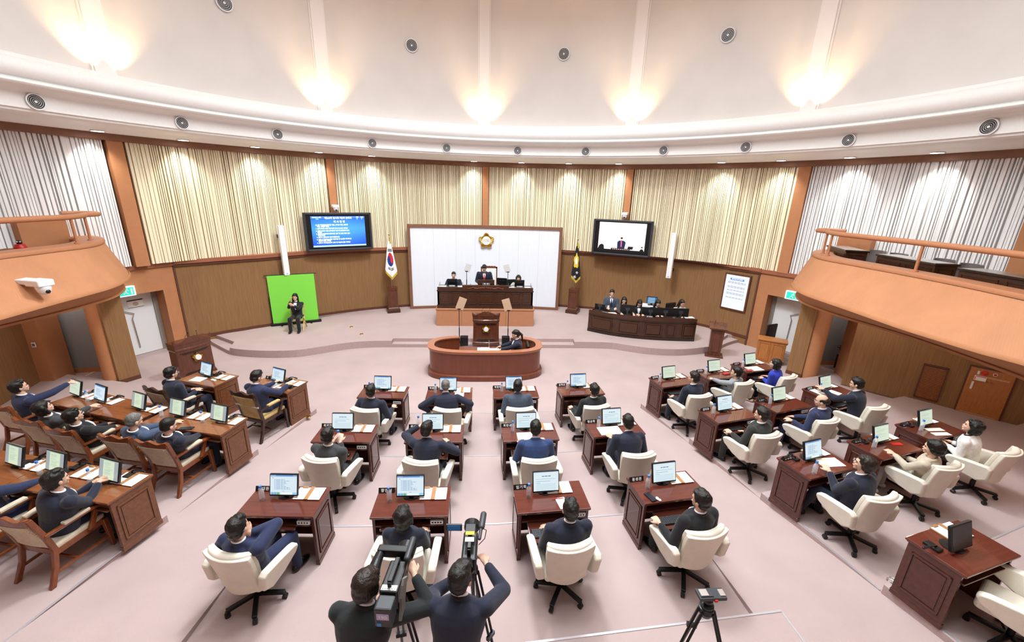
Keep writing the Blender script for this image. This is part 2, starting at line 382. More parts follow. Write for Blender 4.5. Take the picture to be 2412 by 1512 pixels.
# ---- door portals left and right
def portal(side):
    s = -1 if side == 'left' else 1
    F1, F2, D1, D2 = ((-9.14, 12.06), (-9.33, 12.80), (-9.66, 12.35), (-10.01, 11.72)) if s < 0 else ((9.11, 12.40), (8.95, 12.85), (9.50, 12.66), (9.98, 11.9))
    F1, F2, D1, D2 = [Vector((*p, 0)) for p in (F1, F2, D1, D2)]
    u = Vector((-.486, -.874, 0)) if s < 0 else Vector((.536, -.845, 0)); F2 = F1 - u * .34   # along the front of the portal, away from the stage
    F3 = F1 + u * 1.05; F4 = F3 + u * .5          # far jamb
    n = Vector((u.y, -u.x, 0)); n = n if n.x * s > 0 else -n     # into the wall
    def P(p, d=0): q = p + n * d; return (q.x, q.y)
    def quad(b, p, q, d0, d1, z0, z1):
        pts = [P(p, d0), P(q, d0), P(q, d1), P(p, d1)]; b.prism(pts, z0, z1)
    b = MB(); quad(b, F2, F1, 0, .7, 0, 2.5); quad(b, F1, F3, 0, .7, 1.84, 2.5); quad(b, F3, F4, 0, .7, 0, 2.5)
    struct(b.build('wall_%s_portal' % side, 'orange_fabric'))
    b = MB(); quad(b, F2 - u * .35, F4 + u * 1.5, -.06, .8, 2.5, 2.62); struct(b.build('trim_%d' % (22 if s < 0 else 23), 'wood_floor_trim'))
    b = MB(); quad(b, F2, F2 - u * .05, -.03, .3, 0, 2.5); struct(b.build('trim_%d' % (24 if s < 0 else 25), 'base_brown'))
    b = MB(); quad(b, F1, F1 + u * .10, .45, .55, 0, 1.84); quad(b, F3 - u * .06, F3, .45, .55, 0, 1.84); quad(b, F1, F3, .45, .55, 1.76, 1.84)
    struct(b.build('trim_%d' % (26 if s < 0 else 27), 'grey_frame'))
    t = thing('door_1' if s < 0 else 'door_2', (*P(F1 + u * .10, .52), 0)); t['kind'] = 'structure'
    ang = math.atan2(u.y, u.x); t.rotation_euler = (0, 0, ang); L = .89
    # local: x along door, y: +n or -n
    yn = Matrix.Rotation(-ang, 4, 'Z') @ n; sy = 1 if yn.y > 0 else -1
    b = MB(); b.box(0, L, -.02, .02, .01, 1.76); b.build('leaf', 'door_white', t, bevel=.003)
    y = -sy * .06; b = MB()
    b.tube([(.70, -sy * .02, 1.32), (.70, y, 1.32), (.50, y, 1.22), (.56, y, 1.08), (.54, y, .25), (.54, -sy * .02, .2)], .013, 8); b.build('handle', 'steel', t, smooth=True)
    if s < 0:
        b = MB(); b.box(.22, .58, -sy * .02, -sy * .028, 1.38, 1.60); q = b.build('notice_sheet', 'paper', t)
        b = MB(); b.box(.22, .58, -sy * .029, -sy * .032, 1.57, 1.60); b.box(.22, .58, -sy * .029, -sy * .032, 1.38, 1.39); b.build('blue_band', 'cloth_navy', q)
        b = MB(); b.ell((.4, -sy * .03, 1.48), (.07, .002, .06)); b.build('printed_figure', 'beige_cloth', q)
    # exit sign on the portal head
    m0 = F1 + u * (.86 if s < 0 else .72)
    sg = thing('exit_sign', (*P(m0, -.06), 1.84), ang + (pi if yn.y < 0 else 0), 'lit green exit sign over the %s door' % side, 'exit sign')
    MB().box(-.2, .2, -.04, .04, 0, .26).build('case', 'sign_white', sg, bevel=.008)
    b = MB(); b.box(-.16, .16, -.046, -.041, .03, .23); b.build('green_panel', 'sign_green', sg)
    b = MB(); b.ell((.02, -.048, .19), (.018, .003, .018)); b.bar((.0, -.048, .17), (-.02, -.048, .11), .03, .004, (0, 1, 0)); b.bar((-.02, -.048, .11), (.04, -.048, .06), .018, .004, (0, 1, 0)); b.bar((-.02, -.048, .11), (-.07, -.048, .06), .018, .004, (0, 1, 0)); b.bar((0, -.048, .165), (.06, -.048, .14), .014, .004, (0, 1, 0)); b.box(.09, .13, -.049, -.046, .05, .2)
    b.build('running_figure', 'text_white', sg)
portal('left'); portal('right')
# ---- piers, round columns, passages below the balconies
def under(side):
    s = -1 if side == 'left' else 1
    if s < 0:
        pier = [(-8.69, 10.13), (-8.9, 9.77), (-9.25, 9.85), (-9.7, 10.9), (-9.45, 11.0)]
        colc, col2 = (-9.12, 9.93), [(-10.62, 9.68), (-10.33, 9.72), (-10.4, 10.3), (-10.75, 10.3)]
    else:
        pier = [(8.67, 10.40), (8.87, 10.07), (9.2, 10.2), (9.7, 11.1), (9.45, 11.2)]
        colc, col2 = (9.12, 10.12), [(9.74, 9.62), (9.97, 9.50), (10.2, 10.0), (9.95, 10.2)]
    def ccw(p):
        a = sum(p[i][0] * p[(i + 1) % len(p)][1] - p[(i + 1) % len(p)][0] * p[i][1] for i in range(len(p))); return p if a > 0 else p[::-1]
    struct(MB().prism(ccw(pier), 0, 2.35).build('wall_%s_pier' % side, 'brown_fabric'))
    cx = sum(p[0] for p in pier) / 5; cy = sum(p[1] for p in pier) / 5
    struct(MB().prism(ccw([(cx + (p[0] - cx) * 1.03, cy + (p[1] - cy) * 1.03) for p in pier]), 0, .1).build('baseboard_%s' % side, 'base_brown'))
    o = MB().lathe([(.21, 0), (.21, 2.0), (.24, 2.2), (.30, 2.36)], 28, colc).build('trim_%d' % (28 if s < 0 else 29), 'orange_fabric', smooth=True); struct(o)
    struct(MB().prism(ccw(col2), 0, 2.35).build('trim_%d' % (30 if s < 0 else 31), 'orange_fabric'))
    # passage back wall, its baseboard and the low carpet step
    if s < 0:
        b = MB(); b.prism(ccw([(-10.6, 10.45), (-9.6, 10.62), (-9.65, 10.75), (-10.7, 10.6)]), 0, 2.4); struct(b.build('wall_left_passage', 'grey_plaster'))
        b = MB(); b.prism(ccw([(-10.62, 10.42), (-9.62, 10.59), (-9.62, 10.62), (-10.62, 10.45)]), .0, .12); struct(b.build('baseboard_left_passage', 'orange_fabric'))
        b = MB(); b.prism(ccw([(-10.62, 9.72), (-10.16, 8.2), (-9.6, 5.0), (-10.3, 5.0), (-11.1, 8.2), (-11.2, 9.9)]), 0, 2.4); struct(b.build('wall_left_lower', 'brown_fabric'))
    else:
        b = MB(); b.prism(ccw([(9.9, 11.05), (11.2, 10.95), (11.2, 11.1), (9.9, 11.2)]), 0, 2.4); struct(b.build('wall_right_passage', 'grey_plaster'))
        b = MB(); b.prism(ccw([(9.9, 11.02), (11.2, 10.92), (11.2, 10.95), (9.9, 11.05)]), 0, .12); struct(b.build('baseboard_right_passage', 'orange_fabric'))
        A, B_ = Vector((9.95, 9.52)), Vector((9.95 + 1.64 * 2.2, 9.52 - 1.85 * 2.2))
        A = Vector((9.93, 8.86)) - Vector((1.64, -1.85)).normalized() * .72
        B_ = Vector((9.93, 8.86)) + Vector((1.64, -1.85)).normalized() * 3.4
        n = Vector((1.85, 1.64)).normalized()
        struct(MB().prism(ccw([tuple(A), tuple(B_), tuple(B_ + n * .2), tuple(A + n * .2)]), 0, 2.4).build('wall_right_lower', 'brown_fabric'))
        struct(MB().prism(ccw([tuple(A - n * .03), tuple(B_ - n * .03), tuple(B_), tuple(A)]), 0, .12).build('baseboard_right_lower', 'base_brown'))
under('left'); under('right')
# ---- balconies
RIMR = [(10.6, 11.0), (9.9, 11.0), (9.0, 10.85), (8.45, 10.4), (8.03, 9.75), (7.85, 9.2), (7.82, 8.6), (7.86, 8.0), (7.96, 7.4), (8.02, 6.8), (8.0, 6.2), (7.95, 5.6), (7.88, 5.0), (7.7, 4.0), (7.4, 2.6)]
LIPR = [(10.6, 11.2), (9.9, 11.2), (8.9, 11.0), (8.25, 10.4), (7.78, 9.7), (7.52, 9.0), (7.46, 8.35), (7.42, 7.65), (7.36, 7.0), (7.32, 6.45), (7.34, 5.85), (7.38, 5.3), (7.5, 4.7), (7.4, 3.8), (7.0, 2.4)]
TOPR = [(10.6, 11.0), (9.9, 11.0), (9.2, 10.85), (8.65, 10.42), (8.25, 9.8), (8.1, 9.3), (8.12, 8.75), (8.15, 8.2), (8.18, 7.6), (8.18, 7.0), (8.15, 6.4), (8.08, 5.8), (8.0, 5.2), (7.85, 4.2), (7.45, 2.7)]
def dense(pts, k=4):
    out = []; n = len(pts)
    for i in range(n - 1):
        p0, p1, p2, p3 = [Vector(pts[max(0, min(n - 1, j))]) for j in (i - 1, i, i + 1, i + 2)]
        for q in range(k):
            t = q / k
            out.append(.5 * ((2 * p1) + (-p0 + p2) * t + (2 * p0 - 5 * p1 + 4 * p2 - p3) * t * t + (-p0 + 3 * p1 - 3 * p2 + p3) * t ** 3))
    out.append(Vector(pts[-1])); return out
def offset(pts, d):
    out = []
    for i, p in enumerate(pts):
        t = (pts[min(i + 1, len(pts) - 1)] - pts[max(i - 1, 0)]).normalized(); out.append(p + Vector((-t.y, t.x)) * d)
    return out
def balcony(side):
    s = -1 if side == 'left' else 1; sh = 0 if s > 0 else -.2
    f = lambda P: [Vector((p[0] * s + sh, p[1] - (0 if s > 0 else .15))) for p in P]
    rim, lip, top = dense(f(RIMR)), dense(f(LIPR)), dense(f(TOPR)); n = len(rim)
    inn = offset(top, .42 * s); inn2 = offset(top, .46 * s)
    def strip(rows, name, m, smooth=True, uvs=False, par=None):
        b = MB(); b.rings([[(p.x, p.y, z) for p in r] for r, z in rows], closed=False, caps=False)
        o = b.build(name, m, par, smooth=smooth)
        if uvs:
            me = o.data; uv = me.uv_layers.new(name='UVMap'); L = [0]
            for i in range(1, n): L.append(L[-1] + (rim[i] - rim[i - 1]).length)
            nv = n
            for lp in me.loops: uv.data[lp.index].uv = (L[lp.vertex_index % nv], me.vertices[lp.vertex_index].co.z)
        return o
    mid = [a.lerp(c, .5) for a, c in zip(lip, top)]
    lipi = [a.lerp(c, .0) for a, c in zip(lip, rim)]
    o = strip([(lip, 2.66), (mid, 3.04), (top, 3.40)], 'wall_%s_balcony_front' % side, 'balcony_board', uvs=True); struct(o)
    lo = offset(lip, .10 * s)
    struct(strip([(offset(rim, .5 * s), 2.31), (rim, 2.31), (offset(rim, -.03 * s), 2.31), (offset(rim, -.03 * s), 2.35), (rim, 2.36), (lo, 2.60), (offset(lip, -.02 * s), 2.62), (offset(lip, -.02 * s), 2.66), (lip, 2.69)], 'trim_%d' % (32 if s < 0 else 33), 'orange_fabric'))
    struct(strip([(offset(top, -.02 * s), 3.40), (offset(top, -.03 * s), 3.43), (offset(top, -.01 * s), 3.48), (inn, 3.48), (inn2, 3.44), (inn2, 2.7)], 'trim_%d' % (34 if s < 0 else 35), 'balcony_trim'))
    # balcony floor and soffit
    def poly(c): return [(p.x, p.y) for p in c]
    out = [pol(11.9, a) for a in ((95, 80, 70, 60) if s > 0 else (-95, -80, -70, -60))]
    pg = poly(offset(rim, .06 * s)) + out
    a = sum(pg[i][0] * pg[(i + 1) % len(pg)][1] - pg[(i + 1) % len(pg)][0] * pg[i][1] for i in range(len(pg)))
    struct(MB().prism(pg if a > 0 else pg[::-1], 2.36, 2.62).build('floor_%s_balcony' % side, 'orange_fabric'))
    # rail
    rl = offset(top, .18 * s); seg = rl[8:]
    t = thing('balcony_railing', (0, 0, 0), 0, 'orange tube handrail on posts along the %s balcony' % side, 'railing')
    z = 4.02
    hook = [(9.35, 10.35), (9.15, 10.6), (8.9, 10.62), (8.7, 10.5)] if s > 0 else [(-9.55, 10.2), (-9.35, 10.45), (-9.1, 10.47), (-8.9, 10.35)]
    path = [Vector((q[0], q[1])) for q in hook] + rl[13:]
    path = dense([tuple(p) for p in path], 2)
    MB().tube([(p.x, p.y, z) for p in path], .055, 12).build('handrail', 'balcony_trim', t, smooth=True)
    for k in ((14, 17, 33, 48) if s > 0 else (14, 19, 40)):
        p = rl[k]; q = rl[k]
        b = MB(); b.tube([(q.x, q.y, 3.48), (p.x, p.y, z - .03)], .028, 10); b.lathe([(.05, 3.48), (.05, 3.5), (.03, 3.51)], 14, (q.x, q.y)); b.build('post', 'balcony_trim', t, smooth=True)
    # wall panelling of the balcony behind the seats: low orange dado and entrance block
    if s > 0:
        struct(band([(10.9, 2.6), (10.9, 3.3), (10.95, 3.32)], 'wall_right_balcony_dado', 'beam_brown', 66.7, 84, 30))
        Mx = T(*pol(10.9, 64.6), 0) @ RZ(-64.6)
        struct(MB().box(-.38, .38, -.2, .4, 2.62, 3.84, Mx).build('wall_right_balcony_entrance', 'orange_fabric'))
    else:
        struct(band([(10.9, 2.6), (10.9, 3.3), (10.95, 3.32)], 'wall_left_balcony_dado', 'beam_brown', -84, -70.4, 30))
        Mx = T(*pol(10.9, -68.4), 0) @ RZ(68.4)
        struct(MB().box(-.40, .40, -.2, .4, 2.62, 3.9, Mx).build('wall_left_balcony_entrance', 'orange_fabric'))
ribbed('balcony_board', 9.0, .25)
balcony('left'); balcony('right')
for s_ in (-1, 1):
    t = thing('added_passage_lamp', (s_ * 10.3, 10.25, 2.28), 0, 'added unseen fill lamp in the %s passage under the balcony' % ('left' if s_ < 0 else 'right'), 'ceiling light')  # invented fill lamp, added only to brighten the dark passage
    MB().lathe([(.001, 0), (.12, 0), (.12, .03), (.001, .03)], 20).build('fill_lamp_cover', 'white_plastic', t)
    for yy in (8.6, 6.6, 4.8):  # unseen lamps added to lift the dark wall below the balcony
        q = thing('added_underside_lamp', (s_ * 9.0, yy, 2.33), 0, 'added unseen fill lamp under the %s balcony at its %s part' % ('left' if s_ < 0 else 'right', {8.6: 'far', 6.6: 'middle', 4.8: 'near'}[yy]), 'ceiling light')
        MB().lathe([(.001, 0), (.09, 0), (.09, .03), (.001, .03)], 20).build('fill_lamp_cover', 'white_plastic', q); add_light('underside_fill', 'POINT', (0, 0, -.08), 14, (1, .93, .82), size=.08, parent=q)
    add_light('passage_fill', 'POINT', (0, 0, -.06), 9, (1, .97, .92), size=.1, parent=t)

# ---- stage: wavy front, steps in the middle and at the sides
SB = [(-8.4, 12.51), (-7.9, 12.1), (-7.4, 11.72), (-7.0, 11.58), (-6.5, 11.5), (-6.02, 11.48), (-5.45, 11.54), (-4.94, 11.78), (-4.42, 12.08), (-3.97, 12.26), (-3.47, 12.35), (-2.9, 12.37),
      (2.9, 12.34), (3.5, 12.33), (4.12, 12.27), (4.62, 12.03), (5.2, 11.80), (5.98, 11.70), (6.72, 11.81), (7.43, 12.07), (8.16, 12.59), (8.6, 12.85)]
back = [pol(interp(a) + .02, a) for a in [50 - 102 * i / 60 for i in range(61)]]
def stage_part(z0, z1, cut):
    fr = dense(SB[:12], 3) + dense(SB[12:], 3)
    pts = [(p.x, p.y) for p in fr]
    if cut:
        i = next(k for k, p in enumerate(pts) if p[0] > 0)
        pts = pts[:i] + [(-2.9, 12.60), (2.92, 12.62)] + pts[i:]
        # side steps
        pts = [p for p in pts if -7.45 < p[0] < 7.6]
        pts = [(-8.62, 12.95), (-7.55, 12.22)] + pts + [(7.62, 12.35), (8.5, 13.15)]
    else: pts = [(-8.9, 12.75)] + pts + [(8.8, 12.95)]
    poly = pts + back
    b = MB(); b.prism(poly, z0, z1); return b
stage_part(0, .11, False); o = stage_part(0, .11, False).build('floor_stage_lower', 'carpet'); struct(o)
o = stage_part(.11, .22, True).build('floor_stage', 'carpet'); struct(o)
for o_ in ('floor_stage', 'floor_stage_lower'):
    me = bpy.data.objects[o_].data; me.materials.append(M['carpet_riser'])
    for p in me.polygons:
        if abs(p.normal.z) < .5: p.material_index = 1
# ---- seating tiers
def tier(name, poly, z0, z1):
    o = MB().prism(poly, z0, z1).build(name, 'carpet'); me = o.data; me.materials.append(M['carpet_riser'])
    for p in me.polygons:
        if abs(p.normal.z) < .5: p.material_index = 1
    return struct(o)
C0, C1 = -2.95, 3.05
for k, (yl, ym, yr, x0, x1) in enumerate([(8.1, 8.07, 8.2, -2.82, 2.9), (6.42, 6.37, 6.56, -2.95, 3.0), (4.7, 4.66, 4.86, -3.08, 3.14), (2.9, 2.96, 3.2, -3.22, 3.28)]):
    z = .1 * (k + 1)
    tier('floor_centre_tier_%d' % (k + 1), [(x0 - .12 * (3 - k) , -3), (x1 + .12 * (3 - k), -3), (x1, yr), (.2, ym), (x0, yl)] if False else [(-3.45, -3), (3.5, -3), (x1, yr), (.2, ym), (x0, yl)], z - .1, z)
# aisles slope up gently towards the gallery beside the tiers
def ramp(name, L0, R0, L1, R1, y0, y1, z0, z1):
    b = MB(); vs = [b.b.verts.new(p) for p in ((L0, y0, z0), (R0, y0, z0), (R1, y1, z1), (L1, y1, z1), (L0, y0, -.05), (R0, y0, -.05), (R1, y1, -.05), (L1, y1, -.05))]
    for f in ((0, 1, 2, 3), (7, 6, 5, 4), (0, 4, 5, 1), (1, 5, 6, 2), (2, 6, 7, 3), (3, 7, 4, 0)): b.b.faces.new([vs[i] for i in f])
    return struct(b.build(name, 'carpet'))
ramp('floor_aisle_left', -4.4, -2.7, -7.2, -3.3, 8.5, -3, 0.0, .80)
ramp('floor_aisle_right', 2.7, 4.4, 3.3, 7.2, 8.5, -3, 0.0, .80)
def side_tiers(s):
    rows = [(8.42, 3.66, 4.10, 6.9), (6.8, 4.02, 4.42, 5.2), (5.1, 4.33, 4.66, 3.43), (3.4, 4.66, 5.0, 1.6), (1.6, 5.0, 5.6, -1)]
    if s < 0: rows = [(8.28, 3.65, 4.08, 6.72), (6.62, 4.02, 4.40, 5.0), (4.91, 4.34, 4.66, 3.24), (3.2, 4.7, 5.1, 1.5), (1.5, 5.1, 5.6, -1)]
    for k, (y0, x0, x1, y1) in enumerate(rows):
        z = .12 * (k + 1); t = .27
        far = 12.5
        poly = [(x0, y0), (5.9, -3), (far, -3), (far, y0 + (far - x0) * t)]
        nx = rows[k + 1][1] if k + 1 < len(rows) else 5.6; ny = rows[k + 1][0] if k + 1 < len(rows) else -1
        poly = [(x0, y0), (nx + .02, ny), (5.9, -3), (far, -3), (far, y0 + (far - x0) * t)]
        if s < 0: poly = [(-x, y) for x, y in poly]
        else: pass
        a = sum(poly[i][0] * poly[(i + 1) % 5][1] - poly[(i + 1) % 5][0] * poly[i][1] for i in range(5))
        tier('floor_%s_tier_%d' % ('left' if s < 0 else 'right', k + 1), poly if a > 0 else poly[::-1], z - .12, z)
side_tiers(1); side_tiers(-1)
# metal nosing strips on the tier edges
def strip3(n, pts, wd=.022):
    b = MB()
    for p, q in zip(pts, pts[1:]): b.bar(p, q, wd, .008)
    struct(b.build('trim_%d' % n, 'nose_strip'))
strip3(40, [(-2.82, 8.1, .103), (.2, 8.07, .103), (2.9, 8.2, .103)]); strip3(41, [(-2.95, 6.42, .203), (.2, 6.37, .203), (3.0, 6.56, .203)])
strip3(42, [(-3.08, 4.7, .303), (.2, 4.66, .303), (3.14, 4.86, .303)]); strip3(43, [(-3.2, 2.92, .403), (.2, 2.96, .403), (3.28, 3.2, .403)])
strip3(44, [(-3.085, 4.66, .304), (-3.164, 2.95, .304)]); strip3(45, [(3.14, 4.82, .304), (3.213, 3.24, .304)]); strip3(46, [(3.278, 3.18, .404), (3.335, 1.5, .404)])
strip3(47, [(4.36, 5.05, .362), (4.68, 3.43, .362)]); strip3(48, [(-4.36, 4.85, .362), (-4.72, 3.1, .362)]); strip3(49, [(4.69, 3.38, .482), (5.0, 1.9, .482)])
strip3(50, [(4.9, 3.45, .482), (7.7, 4.25, .482)])
# ---- diffusers and downlights
t0 = thing('air_diffuser', (0, 0, 0), 0, 'x', 'air vent')
b = MB()
b.lathe([(.175, 0), (.205, .0), (.205, .02), (.175, .02)], 32, hollow=True); 
for r in (.145, .105, .065): b.lathe([(r - .004, .003), (r + .004, .003), (r + .005, .012), (r - .002, .012)], 28, hollow=True)
b.lathe([(.0005, .003), (.034, .003), (.034, .014), (.0005, .016)], 20); o = b.build('vent_rings', 'white_plastic', t0, smooth=True); o.rotation_euler = (radians(90), 0, 0)
o = MB().lathe([(.0005, .001), (.175, .001), (.175, .004), (.0005, .004)], 28).build('dark_core', 'black_plastic', t0); o.rotation_euler = (radians(90), 0, 0)
AD = [-68.8, -53.6, -40.2, -23.9, -9.3, 5.5, 19.6, 34.8, 48.9, 63.3, 77.8]
names = ['first', 'second', 'third', 'fourth', 'fifth', 'sixth', 'seventh', 'eighth', 'ninth', 'tenth', 'eleventh']
for a, nm in zip(AD, names):
    o = place(t0, (*pol(9.595, a), 6.18), radians(-a), 'round black and white air vent on the cornice band, %s from the left' % nm, group='air vents along the cornice band')
    o.scale = (.72, 1, .72)
for a, nm in zip((-45.2, -15.5, 14.0, 43.0), ('far left', 'second left', 'second right', 'far right')):
    o = place(t0, (*pol(9.66, a), 9.16), radians(-a), 'round air vent high on the pale drum wall, %s of four' % nm, group='air vents high on the drum wall')
    o.scale = (.95, 1, .95)
DL = [(-9.02, 11.0), (-8.01, 12.38), (-6.83, 13.66), (-5.44, 14.81), (-3.95, 15.6), (-.44, 16.45), (1.34, 16.45), (3.08, 16.1), (4.75, 15.45), (7.55, 13.6), (8.6, 12.3), (9.45, 10.9), (10.2, 9.35)]
t0 = thing('ceiling_downlight', (0, 0, 0), 0, 'x', 'ceiling light')
MB().lathe([(.12, 0), (.145, -.005), (.145, -.02), (.115, -.02), (.11, 0)], 24, hollow=True).build('rim', 'white_plastic', t0, smooth=True)
MB().lathe([(.0005, -.018), (.112, -.018), (.112, -.002), (.0005, -.002)], 24).build('lamp', 'lamp_glow', t0)
dn = ['above the left white slats', 'second from the left', 'third from the left', 'fourth from the left', 'fifth from the left', 'left of the middle pillar', 'right of the middle pillar', 'above the right end of the white board', 'left of the right screen pillar', 'third from the far right', 'above the right end of the yellow slats', 'second from the far right', 'far right']
for (x, y), nm in zip(DL, dn):
    d = Vector((x - RC[0], y - RC[1])); d = d.normalized() * 10.42; p = (RC[0] + d.x, RC[1] + d.y)
    a = -math.atan2(d.x, d.y)
    o = place(t0, (*p, 5.86), a, 'round lit ceiling downlight under the cornice, ' + nm, group='downlights under the cornice')
for (x, y) in DL:
    d = Vector((x - RC[0], y - RC[1])); d = d.normalized() * 10.6; p = (RC[0] + d.x, RC[1] + d.y); a = -math.atan2(d.x, d.y)
    add_light('downlight_lamp', 'SPOT', (*p, 5.82), 110, (1, .96, .86), (radians(8), 0, a), .05, spot=95, blend=1)
# ================================================================ FURNITURE BUILDERS
def raised_panel(b, x0, x1, z0, z1, y, d=.012, fr=.03, axis='y', sgn=-1):
    """a moulded rectangular frame with a field inside, standing proud of a board"""
    def bx(a0, a1, c0, c1, t0, t1):
        lo, hi = sorted((y + sgn * t0, y + sgn * t1))
        if axis == 'y': b.box(a0, a1, lo, hi, c0, c1)
        else: b.box(lo, hi, a0, a1, c0, c1)
    bx(x0, x1, z0, z0 + fr * .5, 0, d); bx(x0, x1, z1 - fr * .5, z1, 0, d); bx(x0, x0 + fr * .5, z0, z1, 0, d); bx(x1 - fr * .5, x1, z0, z1, 0, d)
    bx(x0 + fr, x1 - fr, z0 + fr, z1 - fr, 0, d * .6)
def make_desk(wd=.91, dp=.52, red=True, lng=False, name='council_desk'):
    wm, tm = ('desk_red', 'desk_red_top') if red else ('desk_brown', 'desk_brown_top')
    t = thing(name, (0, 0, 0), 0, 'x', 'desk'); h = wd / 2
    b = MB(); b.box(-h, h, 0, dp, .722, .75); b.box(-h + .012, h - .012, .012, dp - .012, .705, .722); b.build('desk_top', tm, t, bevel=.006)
    for s in (-1, 1):
        x = s * (h - .035); b = MB(); b.box(x - .018, x + .018, .035, dp - .03, 0, .705); b.box(x - .024, x + .024, .03, dp - .025, 0, .06)
        p = b.build('side_panel', wm, t, bevel=.003)
        b = MB(); raised_panel(b, .085, dp - .085, .13, .63, x + s * .018, .012, .04, 'x', s); b.build('panel_moulding', wm, p, bevel=.003)
    b = MB(); b.box(-h + .05, h - .05, dp - .06, dp - .04, .05, .705); raised_panel(b, -h + .12, h - .12, .14, .62, dp - .04, .01, .04, 'y', 1)
    b.build('modesty_panel', wm, t)
    b = MB(); b.box(-h + .055, h - .055, .012, dp - .06, .60, .618); b.box(-h + .055, -h + .2, .04, dp - .06, .635, .705) if False else None
    b.build('under_shelf', wm, t)
    if lng: MB().box(-h + .06, h - .06, .05, .07, .63, .70).build('apron', wm, t)
    return t
def make_tray():
    pass
def screen_fn(kind):
    rnd = random.Random(kind)
    rows = [rnd.random() for _ in range(64)]
    def agenda(u, v):
        if v > .93: return '8fb4e6' if u < .2 or u > .85 else '5d95df'
        if v > .905: return 'b9d6f5'
        if v < .11:
            if .05 < u < .13 or .15 < u < .23: return '7fa9e0'
            if .25 < u < .33: return '66b85c'
            if .38 < u < .84: return 'f2fbff'
            return '9fd4ee'
        if .15 < v < .19 and .45 < u < .55: return 'e98a4a' if u < .5 else '9fb6ea'
        k = int((v - .24) / .068); f = ((v - .24) / .068) % 1
        if .24 < v < .82 and f > .4 and f < .75 and .14 < u < .42 + rows[k] * .4 and int(u * 60) % 6 != 5: return '6f97cf'
        if .83 < v < .86 and .06 < u < .13: return 'a08fd0'
        return 'def0f8'
    def doc(u, v):
        if v > .955: return 'c9ddf0'
        if .74 < v < .79 and .33 < u < .68 and int(u * 48) % 7 != 6: return '6f86b8'
        if .62 < v < .68 and .1 < u < .85 and int(v * 60) % 2: return 'a6c8de'
        if .5 < v < .53 and .1 < u < .66: return '8fb3cf'
        if .42 < v < .44 and .1 < u < .28: return '9fbcd2'
        if v < .38 and .1 < u < .9 and int(v * 44) % 3 == 0: return 'bcd8e6'
        return 'e3f3f8'
    def page(u, v):
        if v > .95: return 'a9bfb2'
        if u < .2 or u > .8: return 'a7afb2'
        if .2 < v < .9 and .27 < u < .5 + rows[int(v * 30)] * .22 and int(v * 36) % 2: return 'c3d6bd'
        return 'dceccf'
    def plain(u, v):
        if v > .955: return '9fb3ae'
        if .2 < v < .88 and .1 < u < .45 + rows[int(v * 30)] * .4 and int(v * 36) % 3 == 0: return 'bfd0c2'
        return 'dbe8d3'
    def off(u, v): return '0d0e12'
    return [agenda, doc, page, plain, off][kind % 5]
def make_monitor(kind, arm=True, back_black=False):
    t = thing('monitor', (0, 0, 0), 0, 'x', 'monitor')
    mx = T(0, 0, .035) @ RX(-16)
    o = MB().box(-.172, .172, -.012, .022, 0, .275).box(-.11, .11, .02, .045, .05, .2).build('bezel', 'black_plastic', t, bevel=.006); o.matrix_local = mx
    q = paint_plane('screen', .322, .242, 48, 44, screen_fn(kind), 'screen_paint', t, mx @ T(0, -.0135, .142))
    o = MB().box(-.03, .03, .045, .07, -.02, .12).lathe([(.10, -.035), (.10, -.028), (.02, -.02)], 24, (0, .07)).build('stand', 'black_plastic', t)
    o.location = (0, 0, .035)
    return t
MON = {k: make_monitor(k) for k in range(5)}
def make_bottle():
    t = thing('water_bottle', (0, 0, 0), 0, 'x', 'bottle')
    MB().lathe([(.001, .0), (.029, .0), (.031, .01), (.029, .04), (.031, .05), (.029, .08), (.031, .09), (.031, .12), (.026, .145), (.013, .165), (.013, .175)], 18).build('bottle_body', 'clear_plastic', t, smooth=True)
    MB().lathe([(.001, .205), (.016, .203), (.0165, .175), (.001, .175)], 16).build('cap', 'bottle_cap', t, smooth=True)
    return t
BOT = make_bottle()
def make_folder(cream=False):
    t = thing('document_board', (0, 0, 0), 0, 'x', 'document board')
    MB().box(-.165, .165, -.105, .105, 0, .012).build('wood_board', 'tan_wood', t, bevel=.002)
    MB().box(-.155, -.02, -.11, .10, .012, .016).build('paper_sheet', 'paper', t); MB().box(.03, .17, -.115, .10, .012, .016).build('paper_sheet', 'paper', t)
    MB().box(-.02, .03, -.115, .112, .012, .021).build('wood_strip', 'tan_wood', t); MB().box(-.12, -.05, .085, .115, .016, .026).build('clip', 'tan_wood', t, bevel=.003)
    return t
FOL = make_folder()
def nameplate(txt, loc, rz, label, wd=.20, sh=False):
    t = thing('name_plate', loc, rz, label, 'name plate', 'name plates on the desks')
    b = MB(); b.prism([(-.028, 0), (.028, 0), (0, .062)], -wd / 2, wd / 2, Matrix(((0, 0, 1, 0), (1, 0, 0, 0), (0, 1, 0, 0), (0, 0, 0, 1))))
    b.build('plate', 'black_plastic', t)
    writing(txt, .046, 'text_white', t, T(0, -.0165, .030) @ RX(-24.3), bold=.0008, space=1.25)
    writing(txt, .046, 'text_white', t, T(0, .0165, .030) @ RZ(180) @ RX(-24.3), bold=.0008, space=1.25)
    return t
def make_keyboard():
    t = thing('keyboard', (0, 0, 0), 0, 'x', 'keyboard')
    MB().box(-.19, .19, -.065, .065, 0, .014).build('case', 'black_plastic', t, bevel=.004)
    b = MB()
    for r in range(5):
        for c in range(15): b.box(-.182 + c * .0245, -.162 + c * .0245, -.057 + r * .0235, -.038 + r * .0235, .014, .02)
    b.build('keys', 'dark_grey', t); return t
KB = make_keyboard()
def make_mouse():
    return MB().ell((0, 0, .016), (.028, .048, .018)).build('computer_mouse', 'black_plastic', smooth=True)
MOU = tag(make_mouse(), 'x', 'mouse')
